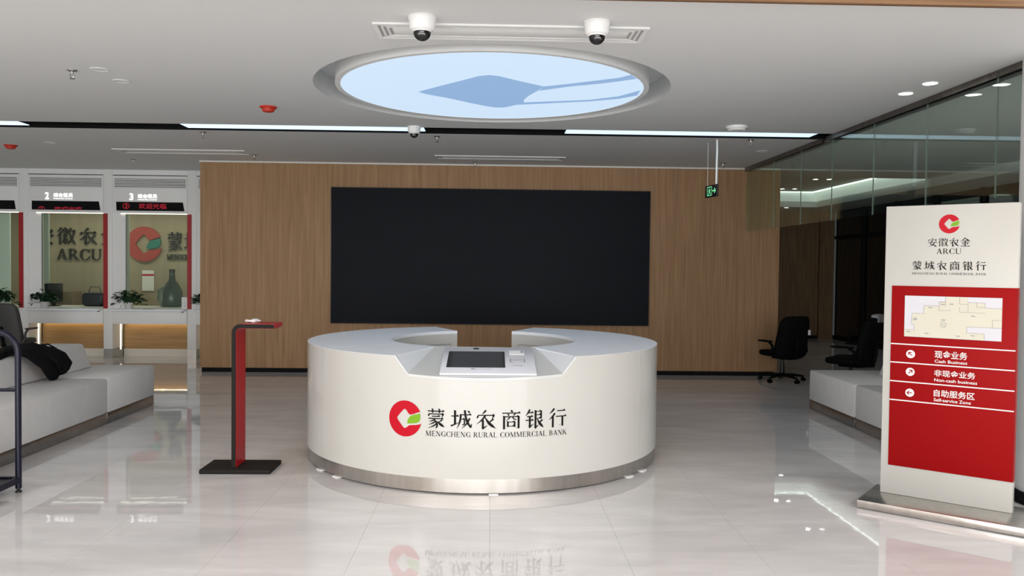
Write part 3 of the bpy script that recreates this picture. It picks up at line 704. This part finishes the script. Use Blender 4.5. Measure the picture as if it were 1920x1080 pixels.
tag(MB().sell((0, 0, .014), (.055, .035, .014), .7, .7, f=lump).build('paper_packet', mat('packet', (.85, .80, .80, 1), .5), loc=(-1.975, 6.82, 1.2125), smooth=True), 'small crumpled white packet lying on top of the red stand', 'packet')

# ------------------------------------------------------------------ sign board
sg = thing('sign_board', 'tall white and red directory sign board with floor map on a steel base', 'sign', (2.904, 5.943, 0), atan2(-.632, .775))
MB().box(0, .842, 0, .09, .06, 2.172, .004).build('board', mat('signboard', (.54, .535, .495, 1), .3, spec=.3), sg, smooth=30)
MB().box(-.075, 1.0, -.33, .22, 0.004, .06, .002).build('base', 'steel', sg, smooth=30)
box('foot', 'blackmatt', sg, -.06, .98, -.31, .20, 0, .004)
box('red_panel', 'redpanel', sg, .052, .838, -.006, .001, .273, 1.592, .001)
box('red_side', 'redpanel', sg, .8395, .8445, -.006, .08, .273, 1.592)
F = lambda dz: (lambda x, y: (x, -.006 - dz, y))
G = lambda x, y: (x, -.0015, y)
er, eg = emblem(.4175, 2.035, .0665)
MB().polys(er, G).build('emblem_ring', 'printred', sg); MB().polys(eg, G).build('emblem_leaf', 'printgreen', sg)
han_parts('安徽农金', .281, .550, 1.876, 1.936, .1, G, 'ink', sg); MB().polys(lat('ARCU', .339, .495, 1.823, 1.862), G).build('group_initials', 'ink', sg)
han_parts('蒙城农商银行', .182, .651, 1.709, 1.773, .22, G, 'ink', sg); MB().polys(lat('MENGCHENG RURAL COMMERCIAL BANK', .183, .652, 1.676, 1.692), G).build('bank_name_english', 'ink', sg)
mp_ = box('floor_map', 'mapbg', sg, .142, .753, -.010, -.006, 1.226, 1.522)
outline = [(0.146, 1.278), (0.207, 1.277), (0.208, 1.312), (0.19, 1.316), (0.192, 1.396), (0.269, 1.397), (0.269, 1.454), (0.366, 1.454), (0.366, 1.483), (0.407, 1.483), (0.407, 1.521), (0.547, 1.521), (0.547, 1.486), (0.652, 1.484), (0.652, 1.45), (0.753, 1.449), (0.753, 1.316), (0.544, 1.315), (0.543, 1.273), (0.65, 1.272), (0.651, 1.227), (.143, 1.229)]
MB().polys(filled(outline), F(.0045)).build('map_area', 'mapfill', mp_)
mb = MB()
segs = [outline[1:11], outline[12:16], outline[16:21], [(.145, 1.278), (.207, 1.277)], [(0.698, 1.314), (0.698, 1.369), (.752, 1.369)], [(0.496, 1.521), (0.496, 1.471), (0.548, 1.471)], [(.548, 1.486), (0.548, 1.416)], [(.496, 1.45), (.496, 1.416), (.653, 1.414)], [(.366, 1.454), (.366, 1.421), (.442, 1.424)], [(.366, 1.484), (.407, 1.484), (.407, 1.45)], [(.6, 1.484), (.6, 1.455), (.652, 1.452)]]
for sgm in segs:
    for p, q in zip(sgm, sgm[1:]): mb.polys([brush([p, q], [.0022, .0022], 1)], F(.0055))
for k in range(6):
    a = k * pi / 3; mb.polys([brush([(.395 + .018 * cos(a), 1.323 + .022 * sin(a)), (.395 + .018 * cos(a + .7), 1.323 + .022 * sin(a + .7))], [.004, .004], 3), brush([(.395 + .008 * cos(a), 1.323 + .009 * sin(a)), (.395 + .008 * cos(a + 1), 1.323 + .009 * sin(a + 1))], [.002, .002], 2)], F(.0055))
for x, y in ((.31, 1.441), (.213, 1.36), (.213, 1.35), (.17, 1.262), (.29, 1.255), (.49, 1.247), (.58, 1.255), (.395, 1.356), (.58, 1.39), (.445, 1.47), (.39, 1.466)):
    mb.polys([brush([(x - .013, y), (x + .013, y)], [.006, .006], 1)], F(.0055))
mb.build('map_lines', 'grey', mp_)['kind'] = 'stuff'
for z in (1.168, 1.033, .895, .757):
    box('divider_line', 'paper', sg, .053, .837, -.0085, -.006, z - .004, z + .004)
for (z, zt0, zt1, ze0, ze1, tx, cn, en, xe, ang) in ((1.099, 1.082, 1.137, 1.050, 1.072, .551, '现金业务', 'Cash Business', .551, 135), (.970, .952, 1.0, .916, .938, .603, '非现金业务', 'Non-cash business', .615, 45), (.818, .808, .859, .774, .797, .602, '自助服务区', 'Self-service Zone', .579, 180)):
    mb = MB(); mb.poly([(.188 + .0295 * cos(2 * pi * k / 32), -.0078, z + .0295 * sin(2 * pi * k / 32)) for k in range(32)]); rd = mb.build('arrow_disc', 'paper', sg)
    a = radians(ang); d_ = Vector((cos(a), sin(a))); c0 = Vector((.188, z)); mb = MB()
    n_ = Vector((-d_.y, d_.x)); tp = c0 + d_ * .017
    mb.polys([brush([tuple(c0 - d_ * .017), tuple(tp)], [.006, .006], 2), brush([tuple(tp + d_ * .002), tuple(tp - d_ * .014 + n_ * .014)], [.006, .006], 2), brush([tuple(tp + d_ * .002), tuple(tp - d_ * .014 - n_ * .014)], [.006, .006], 2)], lambda x, y: (x, -.0085, y))
    mb.build('arrow', 'redpanel', rd)
    MB().polys(sans(cn, .345, tx, zt0, zt1, .012) + sans(en, .346, xe, ze0, ze1, .012), lambda x, y: (x, -.0075, y)).build('direction_text', 'paper', sg)

# ------------------------------------------------------------------ benches
def bench(name, lb, side, y0, y1, by1):
    t = thing(name, lb, 'bench', (side * 4.01 if side < 0 else 3.913, y0, 0), group=None); L_ = y1 - y0; s = side
    def bx(nm, m_, a, b_, c, d, e_, f_, bev): return box(nm, m_, t, min(s * a, s * b_), max(s * a, s * b_), c, d, e_, f_, bev)
    bx('plinth', 'steeldark', .012, 1.80, .002, L_ - .002, .004, .112, .002)
    bx('seat', 'leather', 0, 1.82, .002, L_ - .003, .112, .478, .022)
    # leaning back block
    mb = MB(); c0, c1, d0, d1 = s * .60, s * .70, s * 1.14, s * 1.06
    pts = [(c0, .478), (d0, .478), (d1, .755), (c1, .755)]
    e_ = by1 - y0; a = [mb.bm.verts.new((x, .01, z)) for x, z in pts]; b_ = [mb.bm.verts.new((x, e_, z)) for x, z in pts]
    mb.bm.faces.new(a); mb.bm.faces.new(b_[::-1])
    for k in range(4): mb.bm.faces.new((a[k], a[(k + 1) % 4], b_[(k + 1) % 4], b_[k]))
    bmesh.ops.bevel(mb.bm, geom=mb.bm.edges[:], offset=.025, segments=3, affect='EDGES', profile=.5)
    mb.build('backrest', 'leather', t, smooth=40)
bench('bench', 'pale grey upholstered bench module at far end of the left row', -1, 8.66, 9.85, 9.56)
bench('bench', 'long pale grey upholstered bench module carrying the black backpack, behind the navy trolley', -1, 5.4, 8.66, 8.655)
bench('bench', 'pale grey bench module at the far end of the right row', 1, 8.63, 9.87, 9.35)
bench('bench', 'pale grey bench module mostly behind the red sign board', 1, 6.4, 8.61, 8.60)

# ------------------------------------------------------------------ backpack
bp = thing('backpack', 'black soft backpack slumped over the left bench back', 'backpack', (-4.60, 8.6, .5))
def loft(path, n=20, ex=.75):
    mb = MB(); rows = []; O = Vector((-4.60, 8.6, .5)); pp = [Vector(p[:3]) - O for p in path]
    pp = [p + Vector((0, -.17, 0)) if len(path) < 7 and path[0][0] > -4.65 or (len(path) > 7 and p.x > -.1) else p + Vector((0, -.08, 0)) for p in pp]
    for i, p in enumerate(pp):
        t_ = (pp[min(i + 1, len(pp) - 1)] - pp[max(i - 1, 0)]).normalized(); W_ = Vector((0, 1, path[i][5])); W_ = (W_ - t_ * W_.dot(t_)).normalized(); N_ = t_.cross(W_)
        row = []
        for k in range(n):
            a = 2 * pi * k / n; ca, sa = cos(a), sin(a)
            row.append(mb.bm.verts.new(p + W_ * math.copysign(abs(ca) ** ex, ca) * path[i][3] + N_ * math.copysign(abs(sa) ** ex, sa) * path[i][4] * (1 + .12 * sin(5 * a + i))))
        rows.append(row)
    for a, b_ in zip(rows, rows[1:]):
        for k in range(n): mb.bm.faces.new((a[k], a[(k + 1) % n], b_[(k + 1) % n], b_[k]))
    mb.bm.faces.new(rows[0][::-1]); mb.bm.faces.new(rows[-1])
    bmesh.ops.subdivide_edges(mb.bm, edges=mb.bm.edges[:], cuts=1, use_grid_fill=True, smooth=.6)
    return mb
loft([(-5.0, 8.20, .785, .05, .02, 0), (-4.92, 8.30, .79, .14, .03, 0), (-4.80, 8.42, .812, .20, .04, 0), (-4.66, 8.54, .80, .22, .05, 0), (-4.57, 8.63, .72, .21, .065, -.1), (-4.525, 8.70, .64, .19, .075, -.2), (-4.51, 8.76, .57, .15, .07, -.3), (-4.51, 8.79, .53, .07, .03, -.3)]).build('bag', 'fabricblack', bp, smooth=True)
loft([(-4.58, 8.62, .80, .10, .015, -.1), (-4.50, 8.70, .74, .16, .035, -.15), (-4.455, 8.76, .66, .165, .045, -.25), (-4.445, 8.81, .59, .12, .045, -.3), (-4.45, 8.83, .55, .05, .02, -.3)]).build('front_pocket', 'fabricblack', bp, smooth=True)
loft([(-4.80, 8.34, .835, .05, .012, 0), (-4.72, 8.20, .815, .06, .018, 0), (-4.70, 8.05, .79, .05, .015, 0), (-4.74, 7.88, .775, .02, .008, 0)]).build('strap', 'fabricblack', bp, smooth=True)
O_ = Vector((-4.60, 8.6, .5))
MB().tube([Vector(p) - O_ for p in ((-4.66, 8.52, .835), (-4.60, 8.60, .84), (-4.55, 8.66, .79))], .008, 8).build('carry_handle', 'fabricblack', bp, smooth=True)
box('buckle', 'grey', bp, -.10, -.08, .03, .055, .352, .36, .002)

# ------------------------------------------------------------------ office chairs
def make_chair(lb, m_, loc, rz, arm=True):
    t = thing('office_chair', lb, 'chair', loc, rz)
    b_ = MB().lathe([(0, .075), (.05, .075), (.05, .12), (.032, .14)], n=16)
    for k in range(5):
        a = 2 * pi * k / 5 + .3; b_.tube([(.03 * cos(a), .03 * sin(a), .10), (.16 * cos(a), .16 * sin(a), .10), (.31 * cos(a), .31 * sin(a), .078)], [.026, .024, .016], 8)
    b_.build('star_base', m_, t, smooth=40)
    for k in range(5):
        a = 2 * pi * k / 5 + .3; c = Vector((.31 * cos(a), .31 * sin(a), .03)); mb = MB(); nrm = Vector((-sin(a), cos(a), 0))
        for s in (-1, 1): mb.tube([c + nrm * s * .008, c + nrm * s * .026], .03, 14)
        mb.tube([c + Vector((0, 0, .0)), c + Vector((0, 0, .05))], .009, 8); mb.build('caster', 'chairblack', t, smooth=40)
    MB().lathe([(.032, .12), (.032, .26), (.022, .26), (.022, .40), (0, .40)], n=16).build('gas_lift', 'black', t, smooth=30)
    box('mechanism', 'chairblack', t, -.09, .09, -.13, .13, .36, .40, .01)
    MB().sell((0, -.02, .445), (.255, .26, .055), .5, .45, 26, 12, lambda q: Vector((q.x, q.y, q.z + .25 * q.x ** 2 - .25 * max(0, -q.y - .1) ** 2))).build('seat', m_, t, smooth=True)
    MB().sell((0, .25, .72), (.262, .055, .345), .38, .42, 28, 18, lambda q: Vector((q.x * (1 - .10 * max(0, q.z) / .345 + .05 * (q.z < 0)), q.y + .10 * (q.z / .345) * .6 - .9 * q.x ** 2, q.z))).build('backrest', m_, t, smooth=True)
    mb = MB().tube([(0, .10, .38), (0, .27, .40), (0, .30, .55), (0, .31, .70)], [.03, .03, .026, .02], 10); mb.build('back_support', 'chairblack', t, smooth=40)
    for s in (-1, 1):
        mb = MB().tube([(s * .24, .16, .42), (s * .30, .15, .50), (s * .30, .13, .60), (s * .295, .06, .645)], [.02, .02, .02, .018], 8)
        mb.sell((s * .295, -.02, .655), (.035, .15, .016), .6, .6, 16, 8); mb.build('armrest', 'chairblack' if m_ != 'chairgrey' else m_, t, smooth=40)
    return t
c1 = make_chair('black swivel office chair standing at the right end of the wood wall', 'chairblack', (4.46, 12.3, 0), radians(203))
c1.scale = (1.10, 1.02, .95); box('hang_tag', 'tag', c1, -.225, -.185, .298, .304, .76, .84)
c2 = make_chair('black swivel office chair in the dark behind the right bench', 'chairblack', (5.02, 11.2, 0), radians(230))
c2.scale = (1.14, 1.08, 1.0); MB().sell((-.05, .30, 1.045), (.16, .05, .06), .35, .5, 18, 10).build('plastic_wrap', 'plastic', c2, smooth=True)
c3 = make_chair('grey black swivel chair behind the left bench before the tellers', 'chairgrey', (-7.47, 13.0, 0), radians(172))
c3.scale = (.92, .92, .99); box('hang_tag', 'tag', c3, .15, .20, .325, .33, .70, .80)

# ------------------------------------------------------------------ navy trolley at the left edge
tr_ = thing('platform_trolley', 'navy tubular steel trolley with a bent handle at the left edge', 'trolley', (-3.46, 6.06, 0))
def hoop(y):
    r_ = .15; z1 = 1.18; w_ = .50
    pts = [(0, y, .03), (0, y, z1 - r_)] + [(-r_ + r_ * cos(a), y, z1 - r_ + r_ * sin(a)) for a in [pi / 2 * i / 8 for i in range(1, 9)]]
    pts += [(-w_ + r_ - r_ * sin(a), y, z1 - r_ + r_ * cos(a)) for a in [pi / 2 * i / 8 for i in range(9)]] + [(-w_, y, .03)]
    return MB().tube(pts, .0215, 14)
hoop(0).build('handle', 'navy', tr_, smooth=40)
MB().tube([(0, 0, .755), (-.50, 0, .755)], .0125, 10).build('crossbar', 'navy', tr_, smooth=40)
mb = MB(); mb.box(-.50, .0, -.78, .012, .085, .105).box(-.50, .012, -.02, .012, .07, .115).box(-.012, .012, -.78, .012, .07, .115).box(-.512, -.488, -.78, .012, .07, .115).box(-.50, .012, -.78, -.756, .07, .115)
mb.build('deck', 'navy', tr_)
for x in (0, -.50):
    for y in (0, -.75): MB().lathe([(0, 0), (.022, 0), (.022, .012), (.012, .016), (.012, .07)], (x, y, 0), 14).build('foot', 'black', tr_, smooth=30)
ct = thing('cardboard_box', 'brown cardboard box on the trolley deck, cut by the left edge', 'box', (-3.755, 5.72, .105))
MB().box(-.19, .19, -.25, .25, 0, .20, .004).build('carton', 'cardboard', ct, smooth=30); box('tape', 'paper', ct, -.03, .03, -.252, .252, .1995, .2015)
tag(box('paper_card', 'paper', None, -.045, .045, -.05, .05, 0, .03, .004, loc=(-3.52, 5.80, .105)), 'small white card pack on the trolley deck beside the carton', 'card')

# ------------------------------------------------------------------ teller counters
TY = 14.55; PIT = 1.462; XB = -8.28
def teller(k, lb, num, scroll):
    x = XB + (k - 2) * PIT
    t = thing('teller_counter', lb, 'counter', (x, TY, 0), group='teller counters on the left')
    # post: upper white body, red edge bar, steel foot
    box('post', 'white', t, .0, .155, 0, .42, .17, 3.33, .003); box('post_foot', 'steeldark', t, .0, .155, 0.004, .42, 0, .17)
    box('red_bar', 'redbar', t, .002, .076, -.012, .0, .885, 2.556)
    # header
    box('header', 'white', t, .155, PIT - .004, .0, .35, 2.60, 3.225, .004)
    box('header_gap', 'blackmatt', t, .155, PIT - .004, .03, .3, 3.225, 3.240); box('filler', 'white', t, .155, PIT - .004, .02, .3, 3.240, 3.33)
    hd = box('grille', 'louvre_dark', t, .195, PIT - .03, -.002, .0, 3.01, 3.17)
    mb = MB()
    for i in range(6): mb.box(.195, PIT - .03, -.012, -.002, 3.012 + i * .0265, 3.026 + i * .0265)
    o = mb.build('grille_slats', 'white', t); o['kind'] = 'stuff'
    if num:
        mb = MB(); mb.polys(sans(num, .455, .52, 2.795, 2.915, .02), lambda x_, y_: (x_, -.004, y_)); mb.build('number_text', 'signwhite', t)
        MB().polys(sans('综合柜员', .60, .935, 2.832, 2.905, .012), lambda x_, y_: (x_, -.004, y_)).build('counter_text', 'signwhite', t)
        MB().polys(sans('INTEGRATED COUNTER', .60, .935, 2.797, 2.815, .01), lambda x_, y_: (x_, -.004, y_)).build('counter_text_english', 'signwhite', t)
    # ticker display: tapered box
    mb = MB(); mb.poly([(.225, -.004, 2.765), (1.385, -.004, 2.765), (1.41, -.05, 2.61), (.25, -.05, 2.61)][::-1]); mb.thick((0, .05, 0)); tk = mb.build('ticker_display', 'blackmatt', t)
    def tf(x_, y_): k_ = (2.765 - y_) / .155; return (x_ + .02 * k_, -.006 - .046 * k_ - .003, y_)
    dz = -.075 if scroll else 0
    P = sans('欢迎光临', .62, 1.10, 2.645 + dz, 2.74 + dz)
    if num: P += [ell2(.40, 2.69 + dz, .058, .052)] + sans(num, .382, .42, 2.66 + dz, 2.72 + dz)
    mb = MB(); mb.polys(P, lambda x_, y_: (x_, 0, y_))
    bmesh.ops.bisect_plane(mb.bm, geom=mb.bm.verts[:] + mb.bm.edges[:] + mb.bm.faces[:], plane_co=(0, 0, 2.616), plane_no=(0, 0, 1), clear_inner=True)
    for v in mb.bm.verts: v.co = Vector(tf(v.co.x, v.co.z))
    mb.build('ticker_text', 'tickerred', tk)
    # window, frame jamb, light line
    box('side_panel', 'white', t, .076, .375, .02, .10, .885, 2.60)
    box('window_pane', 'tellerglass', t, .375, PIT - .004, .04, .052, .885, 2.56); box('window_edge', 'grey', t, .372, .380, .03, .06, .885, 2.56)
    box('light_line', 'ledwarm', t, .30, PIT - .004, -.002, .03, 2.553, 2.566); box('lintel', 'white', t, .155, PIT - .004, 0, .3, 2.566, 2.60)
    # counter: ledge, apron, lit recess, kick
    box('ledge', 'top', t, .155, PIT - .004, -.19, .5, .855, .885, .004); box('apron', 'white', t, .155, PIT - .004, -.02, .5, .615, .855, .003)
    box('deal_tray', 'black', t, .72, .92, -.10, -.03, .885, .888)
    box('nameplate', 'black', t, 1.36, 1.41, -.023, -.02, .828, .84)
    box('wood_panel', 'tellerwood', t, .155, PIT - .004, .46, .5, .13, .62); box('kick', 'cream', t, .155, PIT - .004, .45, .5, 0, .13)
    box('light_strip', 'stripwarm', t, .20, PIT - .05, .40, .43, .606, .615); box('post_light', 'ledwhite2', t, .155, .163, .30, .34, .13, .61)
    return t
def ell2(cx, cy, rx, ry, n_=24, wd=.008):
    vs = []
    for i in range(n_ + 1): a = 2 * pi * i / n_; vs += [(cx + rx * cos(a), cy + ry * sin(a)), (cx + (rx - wd) * cos(a), cy + (ry - wd) * sin(a))]
    return (vs, [(2 * i, 2 * i + 1, 2 * i + 3, 2 * i + 2) for i in range(n_)])
mat('stripwarm', (1, 1, 1, 1), .5, emit=(1, .80, .45, 1), es=5); mat('ledwhite2', (1, 1, 1, 1), .5, emit=(1, .93, .78, 1), es=1.0)
teller(1, 'teller counter at the left edge behind the swivel chair, mostly cut off', None, False)
teller(2, 'teller counter numbered 2 with red ticker and grey louvre', '2', True)
teller(3, 'teller counter numbered 3 with red ticker beside the wood wall', '3', False)
teller(4, 'teller counter mostly hidden behind the wood wall end', None, False)
# ledge plants
def plant(x, lb, s=1.0, seed=1):
    rnd = random.Random(seed)
    t = thing('potted_plant', lb, 'plant', (x, 14.445, .885), group='potted plants on the teller ledges'); t.scale = (s, s, s)
    MB().lathe([(0, 0), (.055, 0), (.07, .11), (.066, .115), (.06, .09), (0, .09)], n=20).build('pot', 'pot', t, smooth=30)
    mb = MB()
    for k in range(150):
        a = rnd.uniform(0, 2 * pi); el = rnd.uniform(.05, 1.5); R_ = rnd.uniform(.09, .27)
        c = Vector((R_ * cos(a) * cos(el) * 1.1, R_ * sin(a) * cos(el) * .30, .14 + R_ * sin(el) * .75 - .09 * (R_ > .23)))
        d_ = Vector((cos(a), sin(a) * .3, rnd.uniform(-.8, .3))).normalized(); sd = d_.cross(Vector((rnd.uniform(-.4, .4), rnd.uniform(-.4, .4), 1))).normalized(); l_ = rnd.uniform(.06, .11); w_ = l_ * .38
        if k % 3 == 0: mb.tube([(0, 0, .10), (c * .5 + Vector((0, 0, .05))), c], .003, 4)
        up = sd.cross(d_) * .008
        mb.poly([c, c + d_ * l_ * .45 + sd * w_ + up, c + d_ * l_, c + d_ * l_ * .5]); mb.poly([c, c + d_ * l_ * .5, c + d_ * l_, c + d_ * l_ * .45 - sd * w_ + up])
    o = mb.build('foliage', 'leaf', t); o['kind'] = 'stuff'
plant(-7.78, 'leafy plant in a white pot on the ledge under the black lettering', 1.0, 3)
plant(-6.33, 'leafy plant in a white pot on the ledge under the red emblem', 1.05, 5)
plant(-5.02, 'dark plant on the ledge beside the wood wall end', .95, 8)
plant(-8.55, 'leafy plant on the ledge at the left edge above the swivel chair', 1.1, 11)
cd = thing('notice_card', 'small white notice card standing in the window of counter 3', 'card', (-5.415, 14.58, .885))
box('card', 'paper', cd, -.05, .05, -.004, .004, 0, .21, .001); mb = MB()
mb.box(-.022, .022, -.0055, -.004, .13, .135).box(-.03, .03, -.0055, -.004, .09, .096).box(-.008, .008, -.0055, -.004, .045, .06); mb.build('print', 'grey', cd)['kind'] = 'stuff'

# office behind the glass
lg = thing('wall_lettering', 'dark raised company lettering on the office wall behind counter 2', 'lettering', (-8.9, 17.0, 1.7))
Q = lambda x, y: (x, -.008, y)
han_parts('安徽农金', -.42, 1.26, .36, .70, .2, Q, 'letter', lg, .04)
MB().polys(lat('ARCU', 0.0, .90, .04, .27), Q).thick((0, -.04, 0)).build('group_initials', 'letter', lg)
lg2 = thing('wall_lettering', 'dark raised bank name with red emblem on the wall behind counter 3', 'lettering', (-7.12, 17.0, 1.7))
er, eg = emblem(0, .38, .36)
MB().polys(er, Q).thick((0, -.04, 0)).build('emblem_ring', mat('wallred', (.42, .06, .05, 1), .5), lg2); MB().polys(eg, Q).thick((0, -.04, 0)).build('emblem_leaf', mat('wallgreen', (.03, .20, .16, 1), .5), lg2)
han_parts('蒙城农商银行', .46, 2.55, .26, .63, .12, Q, 'letter', lg2, .04)
MB().polys(lat('MENGCHENG RURAL COMMERCIAL BANK', .46, 2.55, .06, .18), Q).thick((0, -.03, 0)).build('bank_name_english', 'letter', lg2)
ps = thing('glass_reflection', 'white sheet with a red strip imitating a reflection in the glass of counter 3', 'reflection', (-7.05, 16.98, 1.12))  # sheet added in place of a reflection on the teller glass
box('sheet', 'paper', ps, -.12, .12, 0, .015, 0, .42); box('strip', 'printred', ps, -.12, .12, -.003, 0, .31, .345)
for x, lb in ((-8.33, 'greenish white partition board behind the glass of counter 2'), (-6.87, 'greenish white partition board behind the glass of counter 3'), (-9.04, 'bright pale blue partition board at the left edge')):
    tp = thing('partition', lb, 'partition', (x, 15.3, 0), group='office partitions'); box('board', mat('board', (.74, .80, .78, 1) if 'blue' in lb else (.54, .60, .54, 1), .5), tp, -.16, .16, 0, .05, .05, 2.9, .003); box('foot', 'steeldark', tp, -.16, .16, -.02, .07, 0, .05)
mn = thing('cabinet', 'brown cabinet in the office behind counter 2', 'cabinet', (-8.36, 16.0, 0)); box('body', mat('brownbox', (.20, .15, .09, 1), .6), mn, -.25, .25, 0, .4, 0, 1.12, .004); box('door', mat('browndoor', (.22, .165, .10, 1), .6), mn, -.24, .24, -.015, 0, .05, 1.08, .003)
mo = thing('monitor', 'dark monitor beside the plant behind counter 2', 'monitor', (-8.09, 15.3, .88)); box('screen', 'black', mo, -.16, .16, 0, .04, .08, .42, .005); box('neck', 'black', mo, -.03, .03, .01, .04, .01, .1); box('foot', 'black', mo, -.1, .1, -.05, .1, 0, .012)
ob = struct(box('trim_11', 'cream', None, -9.9, -4.6, 15.06, 15.7, .84, .88))
bg = thing('handbag', 'dark bag on the inner desk behind counter 2', 'bag', (-7.35, 15.35, .88)); MB().sell((0, 0, .13), (.22, .10, .13), .4, .5).build('body', 'navy', bg, smooth=True); MB().tube([(-.12, 0, .24), (-.08, 0, .36), (.08, 0, .36), (.12, 0, .24)], .008, 6).build('strap', 'black', bg, smooth=True)
gb = thing('water_bottle', 'large green bottle wrapped in clear film behind counter 3', 'bottle', (-5.95, 15.4, .88))
MB().lathe([(0, 0), (.17, 0), (.19, .06), (.185, .28), (.12, .42), (.06, .50), (.045, .66), (.05, .68), (0, .68)], n=24, c=(0, 0, 0)).build('body', 'darkglassobj', gb, smooth=True)
MB().lathe([(.052, .64), (.055, .70), (0, .705)], n=16).build('cap', 'letter', gb, smooth=True)
MB().sell((-.10, -.02, .2), (.16, .12, .20), .7, .8, f=lambda q: q + Vector((.02 * sin(q.z * 40), .02 * sin(q.x * 40), 0))).build('film', mat('film', (.16, .20, .16, 1), .3), gb, smooth=True)
